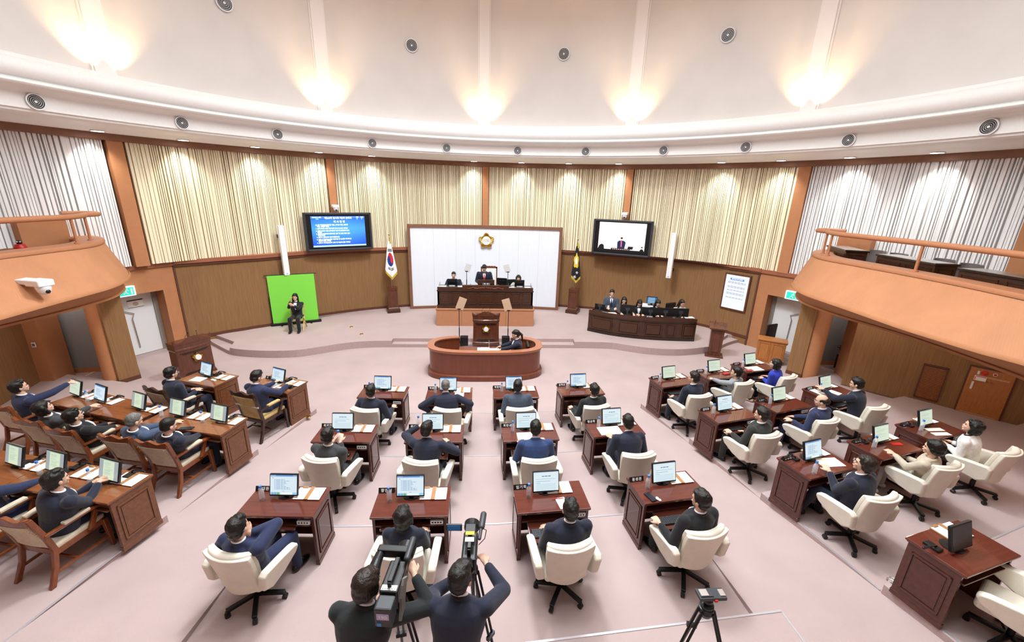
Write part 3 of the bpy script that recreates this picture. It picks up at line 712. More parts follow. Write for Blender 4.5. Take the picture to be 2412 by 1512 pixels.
def make_kbtray():
    t = thing('keyboard_tray', (0, 0, 0), 0, 'x', 'keyboard tray')
    MB().box(-.28, .28, -.20, .16, 0, .018).box(-.28, .28, -.20, -.185, 0, .035).build('board', 'desk_red', t, bevel=.002)
    for s in (-1, 1): MB().box(s * .285 - .006, s * .285 + .006, -.17, .16, -.004, .03).build('runner', 'steel', t)
    return t
TRAY = make_kbtray()
def make_strip():
    t = thing('power_strip', (0, 0, 0), 0, 'x', 'power strip')
    MB().box(-.075, .075, 0, .03, 0, .05).build('case', 'white_plastic', t, bevel=.004)
    b = MB()
    for k in range(4): b.box(-.058 + k * .032, -.038 + k * .032, -.002, .001, .02, .038)
    b.build('sockets', 'black_plastic', t); return t
STRIP = make_strip()
def make_mic():
    t = thing('desk_microphone', (0, 0, 0), 0, 'x', 'microphone')
    MB().box(-.045, .045, -.07, .07, 0, .03).build('base', 'black_plastic', t, bevel=.008)
    MB().tube([(0, .02, .03), (.02, .03, .06), (.10, .03, .075), (.19, .02, .07)], .008, 8).cap((.15, .025, .073), (.21, .018, .07), .013, .013, 8).build('stem', 'black_plastic', t, smooth=True)
    return t
MIC = make_mic()
# ---- ivory executive chair
def make_exec():
    t = thing('executive_chair', (0, 0, 0), 0, 'x', 'chair')
    # back: curved in plan and tapering downward; local +y is where the sitter looks
    def shell(y0, th, w0, w1, z0, z1, name, bev, puff=0):
        rs = []; n = 10; N = 9
        for j in range(N + 1):
            v = j / N; z = z0 + (z1 - z0) * v; wd = w0 + (w1 - w0) * min(1, v * 1.25); lean = -.10 * v ** 1.3
            if v > .9: wd *= .985
            if v < .1: wd *= .9
            t_ = th * (1 - .12 * abs(v - .5)); ring = []
            for i in range(n + 1):
                u = i / n * 2 - 1; ring.append((u * wd, y0 + lean + .075 * u * u - puff * (1 - u * u) * (1 - (2 * v - 1) ** 2) * 0 - t_ / 2, z))
            for i in range(n + 1):
                u = 1 - i / n * 2; ring.append((u * wd * .97, y0 + lean + .085 * u * u + t_ / 2 + puff * (1 - abs(u) ** 3), z))
            rs.append(ring)
        return MB().rings(rs).build(name, 'ivory_leather', t, smooth=True, bevel=bev, seg=3)
    shell(-.235, .05, .215, .268, .36, .90, 'back_shell', .012)
    shell(-.185, .06, .19, .25, .44, .915, 'back_cushion', .02, .015)
    # rolled head cushion
    rs = []
    for i in range(13):
        u = i / 12 * 2 - 1; r = .036 * (1 - .25 * u ** 4) * (0.55 if abs(u) > .98 else 1); c = Vector((u * .248, -.292 + .08 * u * u, .893))
        rs.append([(c.x, c.y + r * 1.15 * cos(2 * pi * k / 10), c.z + r * sin(2 * pi * k / 10)) for k in range(10)])
    MB().rings(rs).build('head_roll', 'ivory_leather', t, smooth=True)
    MB().box(-.245, .245, -.20, .27, .35, .45).build('seat_cushion', 'ivory_leather', t, bevel=.045, seg=4)
    for s in (-1, 1):
        prof = [(-.235, .46), (-.245, .64), (-.20, .675), (.0, .655), (.20, .625), (.262, .60), (.275, .56), (.24, .50), (.05, .41), (-.12, .385)]
        b = MB(); rs = []
        for xx, k in ((.0, .96), (.02, 1.0), (.07, 1.0), (.09, .96)):
            cy, cz = .01, .54
            rs.append([(s * (.245 + xx + (z - .38) * .16), cy + (y - cy) * k, cz + (z - cz) * k) for y, z in prof])
        b.rings(rs).build('armrest', 'ivory_leather', t, smooth=True, bevel=.014, seg=3)
    MB().tube([(0, -.02, .34), (0, -.02, .10)], .028, 12).box(-.12, .12, -.14, .12, .33, .372).build('column', 'black_metal', t, bevel=.004)
    b = MB()
    for k in range(5):
        a = radians(k * 72 + 18); d = Vector((cos(a), sin(a), 0)); b.bar(Vector((0, -.02, .105)) + d * .02, Vector((0, -.02, .085)) + d * .29, .05, .035)
    b.build('base', 'black_metal', t, bevel=.006)
    for k in range(5):
        a = radians(k * 72 + 18); d = Vector((cos(a), sin(a), 0)); p = d * .285 + Vector((0, -.02, 0)); n = Vector((-d.y, d.x, 0))
        b = MB(); b.tube([p + n * .022 + Vector((0, 0, .028)), p - n * .022 + Vector((0, 0, .028))], .028, 12); b.tube([p + Vector((0, 0, .03)), p + Vector((0, 0, .08))], .018, 8); b.build('caster', 'black_plastic', t)
    return t
EXEC = make_exec()
# ---- wooden armchair with beige panels
def make_wood(kind=0):
    nm = 'wooden_armchair'; fm = 'chair_wood' if kind == 0 else 'chair_wood_dark'; cm = {0: 'beige_cloth', 1: 'beige_cloth', 2: 'gold_cloth'}[kind]
    H = .93 if kind == 0 else 1.02
    t = thing(nm, (0, 0, 0), 0, 'x', 'chair')
    for s in (-1, 1):
        MB().rings([[(s * x + a * .022, y + c * .026, z) for a, c in ((-1, -1), (1, -1), (1, 1), (-1, 1))] for x, y, z in ((.235, -.36, 0), (.225, -.27, .22), (.225, -.23, .42), (.235, -.27, .62), (.25, -.36, H))]).build('back_post', fm, t, bevel=.006)
        MB().rings([[(s * x + a * r, y + c * r, z) for a, c in ((-1, -1), (1, -1), (1, 1), (-1, 1))] for x, y, z, r in ((.26, .27, 0, .018), (.255, .26, .2, .024), (.255, .25, .42, .027))]).build('front_leg', fm, t, bevel=.006)
        MB().rings([[(s * .262 + a * r, y + c * .03, z) for a, c in ((-1, -1), (1, -1), (1, 1), (-1, 1))] for y, z, r in ((.10, .40, .02), (.16, .52, .016), (.21, .635, .02))]).build('arm_support', fm, t, bevel=.006)
        arm = MB().rings([[(s * x + a * r, y, z + c * .018) for a, c in ((-1, -1), (1, -1), (1, 1), (-1, 1))] for x, y, z, r in ((.25, -.29, .645, .02), (.265, -.10, .65, .024), (.28, .12, .66, .03), (.285, .26, .645, .034), (.28, .29, .63, .03))]).build('armrest', fm, t, bevel=.008)
        MB().rings([[(s * x + a * .034, y, z + c * .02) for a, c in ((-1, -1), (1, -1), (1, 1), (-1, 1))] for x, y, z in ((.262, -.12, .672), (.27, 0, .68), (.28, .13, .68))]).build('arm_pad', cm, arm, bevel=.012, seg=3)
        MB().bar((s * .235, -.30, .15), (s * .258, .26, .15), .025, .03).build('stretcher', fm, t, bevel=.004)
    MB().bar((-.235, -.08, .15), (.235, -.08, .15), .025, .03).build('stretcher', fm, t, bevel=.004)
    # crest rail with a wavy top
    rs = []
    for i in range(17):
        u = i / 16 * 2 - 1; zt = H + .012 + .018 * cos(u * pi * 2) - .012 * abs(u); yc = -.36 - .02 * (1 - u * u)
        rs.append([(u * .262, yc + .022, H - .075), (u * .262, yc - .022, H - .075), (u * .262, yc - .026, zt), (u * .262, yc + .016, zt)])
    MB().rings(rs).build('crest_rail', fm, t, smooth=False, bevel=.004)
    rs = []
    for j in range(9):
        v = j / 8; z = .47 + (H - .55) * v; yc = -.238 - .13 * v ** 1.5; wv = .212 + .01 * v
        ring = []
        for i in range(9):
            u = i / 8 * 2 - 1; ring.append((u * wv, yc - .022 - .018 * (1 - u * u), z))
        for i in range(9):
            u = 1 - i / 8 * 2; ring.append((u * wv, yc + .02 + .03 * (1 - u * u) * (1 - (2 * v - 1) ** 2), z))
        rs.append(ring)
    MB().rings(rs).build('back_upholstery', cm, t, smooth=True, bevel=.004)
    b = MB()
    for s in (-1, 1):
        for j in range(12): v = j / 11; b.ell((s * (.207 + .01 * v), -.262 - .13 * v ** 1.5, .49 + (H - .59) * v), (.006,) * 3, sub=1)
    b.build('studs', 'gold', t)
    MB().box(-.245, .245, -.24, .27, .345, .415).build('seat_rail', fm, t, bevel=.004)
    MB().box(-.24, .24, -.23, .285, .40, .475).build('seat_cushion', cm, t, bevel=.028, seg=4)
    if kind == 2:
        MB().box(-.27, .27, -.315, -.325, .72, .745).box(-.03, .03, -.33, -.315, .72, .75).build('support_strap', 'white_plastic', t)
    return t
WOOD = [make_wood(0), make_wood(1), make_wood(2)]
# ================================================================ PEOPLE
HTEX = bpy.data.textures.new('hair_locks', 'CLOUDS'); HTEX.noise_scale = .045; HTEX.noise_depth = 2
def ik(sh, ta, L1, L2, pole):
    sh, ta = Vector(sh), Vector(ta); d = ta - sh; D = min(d.length, (L1 + L2) * .995); d.normalize(); ta = sh + d * D
    a = (L1 * L1 - L2 * L2 + D * D) / (2 * D); h = math.sqrt(max(0, L1 * L1 - a * a)); p = Vector(pole); p = p - d * p.dot(d)
    if p.length < 1e-4: p = Vector((0, 0, -1))
    return sh + d * a + p.normalized() * h, ta
def rmod(o, v, sm=3, fac=.6):
    m = o.modifiers.new('r', 'REMESH'); m.mode = 'VOXEL'; m.voxel_size = v; m.use_smooth_shade = True
    if sm: s = o.modifiers.new('s', 'SMOOTH'); s.iterations = sm; s.factor = fac
def make_hand(b, wr, d, palm_n, side, curl=.5, r=.0085):
    """wr wrist, d pointing direction, palm_n palm normal; five fingers"""
    d = Vector(d).normalized(); n = Vector(palm_n); n = (n - d * n.dot(d)).normalized(); x = d.cross(n) * side
    wr = Vector(wr); pc = wr + d * .05
    R = Matrix((x, d, n)).transposed()
    b.ell(wr + d * .045, (.040, .05, .016), R, 2)
    b.cap(wr - d * .02, wr + d * .02, .024, .026)
    for k, (off, ln) in enumerate(((-.030, .068), (-.010, .078), (.011, .074), (.031, .058))):
        p0 = wr + d * .078 + x * off; c = curl * (1 + .12 * k)
        d1 = (d * cos(c * .6) + n * sin(c * .6) + x * off * 1.2).normalized(); p1 = p0 + d1 * ln * .48
        d2 = (d * cos(c * 1.7) + n * sin(c * 1.7)).normalized(); p2 = p1 + d2 * ln * .30
        d3 = (d * cos(c * 2.6) + n * sin(c * 2.6)).normalized(); p3 = p2 + d3 * ln * .22
        b.cap(p0 - d * .02, p1, r * 1.1, r, 8); b.cap(p1, p2, r, r * .92, 8); b.cap(p2, p3, r * .92, r * .8, 8)
    p0 = wr + d * .02 - x * .028; p1 = wr + d * .052 - x * .055 + n * .012; p2 = p1 + d * .030 - x * .006 + n * .012
    b.cap(p0, p1, .014, .0105, 8); b.cap(p1, p2, .0105, .009, 8)
PEOPLE = []
def person(label, loc, yaw, sit=True, seat=.43, lean=(0, -.03), hands=None, head=(0, 0), suit='navy', pants=None, hair='short', hcol='hair_black', sex='m',
           collar='shirt_white', tie=None, glasses=False, skin='skin', far=False, knees=(.12, .12), foot=(.38, .38), s=1.0, group=None, hanging=0, feetz=0, shoes='shoe_black', tall=1.0, belly=0, poles=None, shrug=0, bald=False, face=True, vest=None, curl=.45, sleeve=.035, lanyard=False, hand_dirs=None):
    t = thing('person', loc, yaw, label, 'person', group); t.scale = (s, s, s)
    pants = pants or suit; fem = sex == 'f'
    hz = seat + .06 if sit else .93 * tall
    hip = Vector((0, -.06 if sit else 0, hz)); TL = .50 if not fem else .47
    nb = hip + Vector((lean[0], lean[1], math.sqrt(max(.01, TL ** 2 - lean[0] ** 2 - lean[1] ** 2)))) # neck base
    sp = (nb - hip).normalized(); shw = (.205 if not fem else .172) + belly * .2
    right = Vector((1, 0, 0)); fwd = sp.cross(right) * -1; fwd = right.cross(sp) * -1
    fwd = Vector((0, 1, 0)) - sp * sp.y; fwd.normalize(); lat = fwd.cross(sp).normalized()
    HM = Matrix.Translation(nb + sp * .035 + Vector((0, .012, .028))) @ Matrix.Rotation(radians(head[0]), 4, 'Z') @ Matrix.Rotation(radians(head[1]), 4, 'X')
    hc = lambda x, y, z: HM @ Vector((x, y, z))
    HR = HM.to_3x3()
    vox = .0105 if far else .0075
    # ---- skin body, one surface
    b = MB()
    b.ell(hc(0, .012, .125), (.074, .092, .098), HR, 3)                  # skull
    b.ell(hc(0, .040, .070), (.058, .062, .072), HR)                     # face
    b.ell(hc(0, .070, .018), (.030, .026, .024), HR)                     # chin
    b.ell(hc(0, .094, .118), (.046, .014, .014), HR)                     # brow
    b.cap(hc(0, .096, .098), hc(0, .108, .070), .008, .011, 8)           # nose
    b.ell(hc(0, .100, .040), (.022, .009, .010), HR)                     # mouth
    for q in (-1, 1):
        b.ell(hc(q * .034, .082, .070), (.020, .016, .018), HR)          # cheeks
        b.ell(hc(q * .078, .008, .085), (.010, .020, .031), HR)          # ears
    b.cap(nb - sp * .05, hc(0, .0, .06), .055, .050 if not fem else .044)
    b.cap(hip, nb - sp * .13, .07, .075)
    sh = [nb - sp * (.062 - shrug) + lat * (q * -shw if False else 0) + Vector((q * shw, 0, 0)) for q in (-1, 1)]
    hands = hands or [(-.16, .30, seat + .19), (.16, .30, seat + .19)]
    poles = poles or [(-.35, -.5, -.8), (.35, -.5, -.8)]
    AL, FL_ = (.285, .25) if not fem else (.25, .225)
    arms = []
    hands = [None if q is None else (q[0], q[1] * (.72 if sit and q[2] < seat + .28 else 1), q[2]) for q in hands]
    for i, q in enumerate((-1, 1)):
        if hands[i] is None: hnd = sh[i] + Vector((q * .05, .04, -.50))
        else: hnd = Vector(hands[i])
        el, wr = ik(sh[i], hnd, AL, FL_, poles[i]); arms.append((sh[i], el, wr))
        b.cap(sh[i], el, .04, .036); b.cap(el, wr, .034, .024)
        hd = Vector(hand_dirs[i][0]) if hand_dirs and hand_dirs[i] else (wr - el).normalized() * .75 + Vector((0, .35, -.1))
        pn = Vector(hand_dirs[i][1]) if hand_dirs and hand_dirs[i] else Vector((-q * .3, 0, -1))
        make_hand(b, wr + (wr - el).normalized() * .01, hd, pn, q, curl, .0105 if far else .009)
    legs = []
    for i, q in enumerate((-1, 1)):
        h = hip + Vector((q * .085, .02, -.02))
        if sit:
            kn = Vector((q * knees[i], hip.y + .43, seat + .07)); an = Vector((q * (knees[i] + .01), foot[i], .085 + feetz))
        else: kn = Vector((q * .10, .03, .50 * tall)); an = Vector((q * .12, -.02, .085))
        legs.append((h, kn, an)); b.cap(h, kn, .05, .045); b.cap(kn, an, .042, .032); b.cap(an, an + Vector((0, .10, -.04)), .028, .02)
    o = b.build('body', skin, t); rmod(o, vox, 1, .4)
    # ---- jacket
    b = MB(); rs = []; W = 1.1 if not fem else .98
    prof = [(-.10, .165, .118), (-.02, .175, .125), (.10, .165, .118), (.20, .168, .118), (.30, .19, .132), (.38, .20, .132), (.44, .19, .118), (.475, .135, .10), (.505, .078, .075)]
    if not sit: prof = [(-.22, .175, .115), (-.14, .18, .125)] + prof
    for z, a, c in prof:
        k = z / .5 * (TL / 1.0); cc = hip + sp * (z * TL / .5) ; a = a * W + (belly if z < .25 else belly * .5); c = c * W + (belly * .8 if z < .3 else belly * .3)
        if sit and z < 0: cc = cc + Vector((0, .02, .02))
        rs.append([cc + lat * (-a * cos(2 * pi * i / 20)) * -1 + fwd * (c * sin(2 * pi * i / 20) + (belly * .4 if z < .25 else 0)) for i in range(20)])
    b.rings(rs)
    for i, q in enumerate((-1, 1)):
        s0, el, wr = arms[i]; e2 = el + (wr - el) * (1 - sleeve / (wr - el).length)
        b.ell(s0 + Vector((-q * .012, 0, -.006)), (.070 * W, .070 * W, .064 * W)); b.cap(s0, el, .066 * W, .056 * W); b.cap(el, e2, .055 * W, .043)
        b.cap(s0 + Vector((-q * .03, 0, .01)), nb + Vector((q * .045, 0, -.015)), .045, .035)
    for i in range(14):                                                # collar roll round the neck
        a0, a1 = 2 * pi * i / 14, 2 * pi * (i + 1) / 14
        if sin(a0) > .72 and collar: continue
        f = lambda a: nb + sp * (.018 - .02 * sin(a)) + lat * (.062 * cos(a)) + fwd * (.058 * sin(a))
        b.cap(f(a0), f(a1), .017, .017, 6)
    o = b.build('jacket', 'cloth_' + suit, t); rmod(o, .015 if far else .012, 3, .5)
    if collar:
        b = MB(); P = [nb + sp * (.040 - .022 * sin(a)) + lat * (.056 * cos(a)) + fwd * (.054 * sin(a)) for a in [2 * pi * i / 16 for i in range(17)]]
        b.tube(P, .0095, 8); b.build('shirt_collar', collar, t, smooth=True)
        # shirt front in the V of the jacket
        def fp(u, z, o_=.0): c = hip + sp * z; return c + lat * u + fwd * (o_)
        b = MB(); rows = [(.485, .045, .085), (.44, .048, .117), (.38, .038, .136), (.30, .02, .139), (.24, .004, .134)]
        rs = []
        for z, hw, dd in rows:
            z = z * TL / .5; c = hip + sp * z; dd = dd * W + (.012 if far else .004) + belly * .3
            rs.append([c + lat * (-hw) + fwd * (dd - .012), c + fwd * (dd + .006), c + lat * hw + fwd * (dd - .012), c + fwd * (dd - .03)])
        b.rings(rs).build('shirt_front', vest or collar, t, smooth=True)
        if tie:
            b = MB(); rs = []
            for z, hw, dd in ((.475, .016, .100), (.455, .020, .122), (.44, .013, .134), (.38, .022, .153), (.30, .026, .156), (.24, .028, .150)):
                z = z * TL / .5; c = hip + sp * z; dd = dd * W + .012 + belly * .3; rs.append([c + lat * -hw + fwd * (dd - .006), c + fwd * (dd + .006), c + lat * hw + fwd * (dd - .006), c + fwd * (dd - .012)])
            b.rings(rs).build('necktie', tie, t, smooth=True)
    # ---- trousers / skirt
    b = MB(); b.ell(hip + Vector((0, .0, -.01)), (.165 * W + belly * .5, .13 + belly * .5, .115))
    for h, kn, an in legs:
        b.cap(h, kn, .088 * W, .064); b.cap(kn, an + Vector((0, -.0, .0)), .068, .056)
    o = b.build('trousers', 'cloth_' + pants, t); rmod(o, .016 if far else .013, 3, .5)
    for h, kn, an in legs:
        b = MB(); b.ell(an + Vector((0, .075, -.048)), (.048, .115, .036), sub=3); b.ell(an + Vector((0, -.025, -.040)), (.044, .060, .044), sub=3); b.ell(an + Vector((0, .02, -.02)), (.042, .07, .04), sub=3); o = b.build('shoe', shoes, t); rmod(o, .01, 1)
    # ---- hair
    b = MB()
    if hair == 'short':
        b.ell(hc(0, -.008, .145), (.088, .103, .098), HR, 3); b.ell(hc(0, -.034, .088), (.081, .076, .080), HR); b.ell(hc(0, .058, .185), (.068, .048, .038), HR); b.ell(hc(.02, .03, .222), (.045, .05, .025), HR)
        for q in (-1, 1): b.ell(hc(q * .070, .018, .115), (.012, .022, .035), HR)
    elif hair == 'crop':
        b.ell(hc(0, -.004, .143), (.082, .098, .092), HR, 3); b.ell(hc(0, -.028, .095), (.075, .074, .070), HR); b.ell(hc(0, .054, .180), (.062, .044, .034), HR)
    elif hair == 'thin':
        b.ell(hc(0, -.022, .122), (.080, .088, .066), HR, 3)
        for q in (-1, 1): b.ell(hc(q * .066, .01, .12), (.016, .04, .04), HR)
    elif hair == 'fluffy':
        b.ell(hc(0, -.008, .145), (.093, .107, .100), HR, 3); b.ell(hc(0, -.035, .09), (.088, .082, .085), HR); b.ell(hc(0, .055, .18), (.07, .05, .04), HR)
        for q in (-1, 1): b.ell(hc(q * .075, .005, .10), (.022, .04, .05), HR)
    elif hair == 'bob':
        b.ell(hc(0, -.008, .142), (.092, .106, .095), HR, 3); b.ell(hc(0, -.045, .06), (.09, .070, .085), HR)
        for q in (-1, 1): b.cap(hc(q * .075, .0, .13), hc(q * .076, .005, .02), .034, .028)
        b.ell(hc(0, .066, .175), (.066, .038, .034), HR)
    elif hair in ('long', 'ponytail'):
        b.ell(hc(0, -.008, .142), (.086, .103, .093), HR, 3); b.ell(hc(0, .066, .172), (.062, .036, .032), HR)
        b.ell(hc(0, -.03, .09), (.082, .08, .08), HR)
        if hair == 'long':
            for q in (-1, 1): b.cap(hc(q * .070, .0, .12), hc(q * .085, .01, -.10), .03, .026)
            b.cap(hc(0, -.05, .08), hc(0, -.07, -.12), .07, .06)
        else:
            b.cap(hc(0, -.10, .12), hc(0, -.145, .04), .028, .036); b.cap(hc(0, -.145, .04), hc(.0, -.13, -.10), .034, .018)
    if not bald:
        o = b.build('hair', hcol, t); rmod(o, .010 if far else .0075, 1, .5)
        if hair not in ('crop', 'thin'): dm = o.modifiers.new('d', 'DISPLACE'); dm.texture = HTEX; dm.strength = .016; dm.mid_level = .5
    # ---- face details
    if face:
        for q in (-1, 1): MB().ell(hc(q * .031, .094, .100), (.0125, .006, .0055), HR).build('eye', 'eye_dark', t, smooth=True)
        for q in (-1, 1): MB().cap(hc(q * .018, .106, .118), hc(q * .044, .098, .119), .0035, .003, 6).build('eyebrow', hcol, t, smooth=True)
        MB().ell(hc(0, .1085, .041), (.017, .004, .0045), HR).build('mouth', 'lips', t, smooth=True)
    if glasses:
        b = MB()
        for q in (-1, 1):
            b.tube([hc(q * .033 + .024 * cos(a), .118, .098 + .018 * sin(a)) for a in [2 * pi * i / 14 for i in range(15)]], .0022, 6)
            b.tube([hc(q * .057, .115, .105), hc(q * .082, .02, .095)], .002, 6)
        b.tube([hc(-.01, .12, .104), hc(.01, .12, .104)], .002, 6)
        b.build('glasses', 'silver', t)
    if lanyard:
        MB().box(.06, .12, .15, .16, hz + .20, hz + .27).build('name_badge', 'paper', t)
    return t
# ================================================================ STAGE THINGS
SZ = .22
# white backboard with wooden frame (gently curved)
bd = thing('backboard', (0.02, 16.15, SZ), 0, 'wide white curved backboard in a brown wooden frame behind the presiding desk', 'backboard')
def bow(x): return -.16 + .16 * (x / 2.97) ** 2 * 1.0 + .0
def curved(b, x0, x1, z0, z1, d0, d1, n=24):
    xs = [x0 + (x1 - x0) * i / n for i in range(n + 1)]
    f = lambda x: .30 * (1 - (x / 2.97) ** 2)
    b.rings([[(x, f(x) + d0, z0), (x, f(x) + d1, z0), (x, f(x) + d1, z1), (x, f(x) + d0, z1)] for x in xs])
b = MB(); curved(b, -2.88, 2.88, .09, 3.22, .01, .05); b.build('white_panel', 'white_board', bd)
b = MB(); curved(b, -2.97, 2.97, 3.21, 3.31, -.06, .08); curved(b, -2.97, 2.97, 0, .1, -.06, .08)
for s in (-1, 1): b.box(s * 2.92 - .05, s * 2.92 + .05, -.05, .10, 0, 3.31)
b.build('frame', 'beam_brown', bd)
b = MB()
for x in (-2.02, -1.15, -.4, .55, 1.3, 2.1):
    y = .30 * (1 - (x / 2.97) ** 2) + .008; b.box(x - .003, x + .003, y - .004, y, .1, 3.2)
b.build('panel_joints', 'slat_back_white', bd)
# council emblem: a five lobed flower of gilt petals round a white disc
def emblem(r, loc, rz, label, parent=None, word=True):
    t = thing('council_emblem', loc, rz, label, 'emblem') if parent is None else bpy.data.objects.new('council_emblem', None)
    if parent is not None: COL.objects.link(t); t.parent = parent; t.matrix_local = Matrix.Translation(loc) @ Matrix.Rotation(rz, 4, 'Z')
    R = lambda a: r * (.86 + .14 * cos(5 * a))
    b = MB(); n = 100; pts = [(R(2 * pi * i / n) * sin(2 * pi * i / n), R(2 * pi * i / n) * cos(2 * pi * i / n)) for i in range(n)]
    b.rings([[(x * k, y, z * k) for x, z in pts] for k, y in ((1, 0), (1.0, -.03), (.93, -.05), (.90, -.03), (.5, -.025))]).build('gilt_backing', 'gold', t, smooth=False)
    b = MB()
    for i in range(30):
        a = 2 * pi * i / 30; rr = R(a) * .9; b.cap((.55 * r * sin(a), -.035, .55 * r * cos(a)), (rr * sin(a), -.035, rr * cos(a)), r * .030, r * .06, 8)
    b.build('petals', 'gold', t, smooth=True)
    b = MB(); b.rings([[(r * k * sin(2 * pi * i / 40), y, r * k * cos(2 * pi * i / 40)) for i in range(40)] for k, y in ((.53, -.03), (.53, -.07), (.49, -.075))]).build('white_disc', 'white_plastic', t)
    if word: writing('의회', r * .42, 'text_gold', t, T(0, -.078, 0), bold=.0)
    return t
emblem(.31, (.05, 16.38, 2.95), 0, 'gilt flower shaped council emblem hung high on the white backboard')
# plinth
pl = thing('podium_plinth', (0.03, 13.93, SZ), 0, 'orange fabric covered plinth carrying the presiding desk', 'plinth')
MB().box(-1.71, 1.71, 0, .85, 0, .58).box(-1.73, 1.73, -.02, .85, .58, .63).build('front_block', 'orange_board', pl, bevel=.006)
MB().box(-1.65, 1.65, .85, 1.9, 0, .44).build('rear_platform', 'carpet', pl)
b = MB()
for x in (-.83, .72): b.box(x - .004, x + .004, -.004, 0, 0, .58)
b.build('joint_lines', 'beam_brown', pl)
pd = thing('presiding_desk', (0.03, 14.0, .85), 0, 'long dark wooden presiding desk with panelled front and carved centre crest', 'desk')
MB().box(-1.66, 1.66, 0, .06, 0, .70).box(-1.66, -1.60, 0, .62, 0, .70).box(1.60, 1.66, 0, .62, 0, .70).box(-1.68, 1.68, -.02, .06, 0, .09).build('carcass', 'desk_dark', pd, bevel=.004)
MB().box(-1.68, 1.68, -.025, .05, .60, .64).box(-1.68, 1.68, -.025, .05, .09, .12).build('mouldings', 'desk_dark_trim', pd, bevel=.006)
MB().box(-1.66, 1.66, -.005, .06, .64, .75).box(-1.62, 1.62, .05, .62, .66, .70).build('desk_top', 'desk_dark', pd, bevel=.004)
MB().box(-.80, .80, -.02, .08, .64, .83).build('centre_crest', 'desk_dark', pd, bevel=.008)
cr = [o for o in pd.children if o.name.startswith('centre_crest')][0]
b = MB()
for s in (-1, 1):
    for k in range(9):
        x = s * (.04 + k * .065); b.cap((x, -.028, .735 + .022 * sin(k * 1.3)), (x + s * .06, -.028, .735 + .022 * sin(k * 1.3 + 1.3)), .016, .009, 8); b.ell((x, -.026, .735 + .03 * cos(k * 2)), (.024, .012, .013))
b.build('scroll_carving', 'carving', cr, smooth=True)
for x0, x1 in ((-1.60, -1.23), (-1.17, -.83), (-.68, -.31), (-.24, .29), (.36, .72), (.88, 1.22), (1.28, 1.60)):
    b = MB(); raised_panel(b, x0, x1, .16, .56, 0, .016, .06, 'y', -1); b.build('front_panel', 'desk_dark', pd, bevel=.006)
for x in (-1.60, -.80, .80, 1.60): MB().box(x - .006, x + .006, .0, .45, .70, .84).build('end_screen', 'glass_sheet', pd)
# chairs on the podium
def tallchair(name, loc, rz, label, fm, cm, H=1.2, wd=.30, leather=False):
    t = thing(name, loc, rz, label, 'chair')
    b = MB(); b.box(-wd, -wd + .05, -.28, -.22, .4, H); b.box(wd - .05, wd, -.28, -.22, .4, H); b.box(-wd, wd, -.28, -.22, H - .06, H + .0)
    for k in range(5): b.ell((-.2 + k * .1, -.25, H + .01), (.06, .03, .03))
    b.build('back_frame', fm, t); MB().box(-wd + .04, wd - .04, -.27, -.20, .45, H - .05).build('back_upholstery', cm, t, bevel=.02)
    MB().box(-wd, wd, -.24, .26, .38, .48).build('seat_cushion', cm, t, bevel=.03)
    for s in (-1, 1): MB().box(s * wd - .03, s * wd + .03, -.22, .2, .62, .67).box(s * wd - .02, s * wd + .02, .1, .15, .4, .62).build('armrest', fm, t, bevel=.01)
    for s in (-1, 1):
        for y in (-.24, .22): MB().box(s * (wd - .04) - .022, s * (wd - .04) + .022, y - .022, y + .022, 0, .4).build('leg', fm, t)
    return t
tallchair('carved_armchair', (.16, 15.2, .66), pi, 'tall carved wooden armchair with pale upholstery behind the standing presider', 'carving', 'slat_white', 1.42, .31)
def office(loc, rz, label, H=.98):
    t = thing('office_chair', loc, rz, label, 'chair')
    MB().box(-.22, .22, -.26, -.19, .48, H).build('backrest', 'grey_leather' if False else 'black_plastic', t, bevel=.03, seg=3); MB().box(-.23, .23, -.22, .24, .40, .48).build('seat_cushion', 'black_plastic', t, bevel=.03)
    MB().tube([(0, 0, .1), (0, 0, .42)], .025).build('column', 'black_metal', t)
    for k in range(5):
        a = radians(72 * k); MB().bar((0, 0, .08), (.27 * cos(a), .27 * sin(a), .03), .04, .03).build('base_arm', 'black_metal', t)
    return t
office((1.0, 15.0, .66), pi + .2, 'black office chair behind the person at the right end of the podium', 1.0)
office((-1.1, 15.05, .66), pi, 'black office chair under the person at the left end of the podium', .9)
# presiding desk things
def put_mon(kind, loc, rz, label, wide=1.0, tilt=0):
    o = place(MON[kind], loc, rz, label); o.scale = (wide, 1, 1); return o
put_mon(4, (-1.13, 14.28, 1.55), pi, 'black monitor seen from behind in front of the left podium official', 1.0)
put_mon(4, (.62, 14.40, 1.58), pi - .2, 'black monitor seen from behind on the podium right of the presider', 1.05)
put_mon(4, (1.22, 14.25, 1.55), pi, 'black monitor seen from behind in front of the person on the podium', 1.0)
t = thing('reading_stand', (.05, 14.2, 1.55), 0, 'dark wooden reading stand on the podium in front of the standing presider', 'reading stand')
MB().box(-.29, .29, 0, .03, 0, .28).box(-.29, .29, 0, .30, .10, .13).build('board', 'desk_dark', t, bevel=.004)
nameplate('의   장', (.05, 14.12, 1.68), 0, 'black name plate in front of the standing presider', .26)
nameplate('전문위원', (-1.13, 14.08, 1.60), 0, 'black name plate in front of the left podium official', .24)
nameplate('의사팀장', (1.22, 14.08, 1.60), 0, 'black name plate in front of the person on the podium', .24)
for x, w_, l in ((-1.5, .3, 'left end'), (-.85, .2, 'left of centre'), (1.0, .28, 'right of centre'), (1.52, .2, 'right end')):
    tag(MB().box(-w_ / 2, w_ / 2, -.1, .1, 0, .006).build('paper_sheet', 'paper', loc=(x, 14.33, 1.551)), 'white paper lying on the presiding desk, ' + l, 'paper')
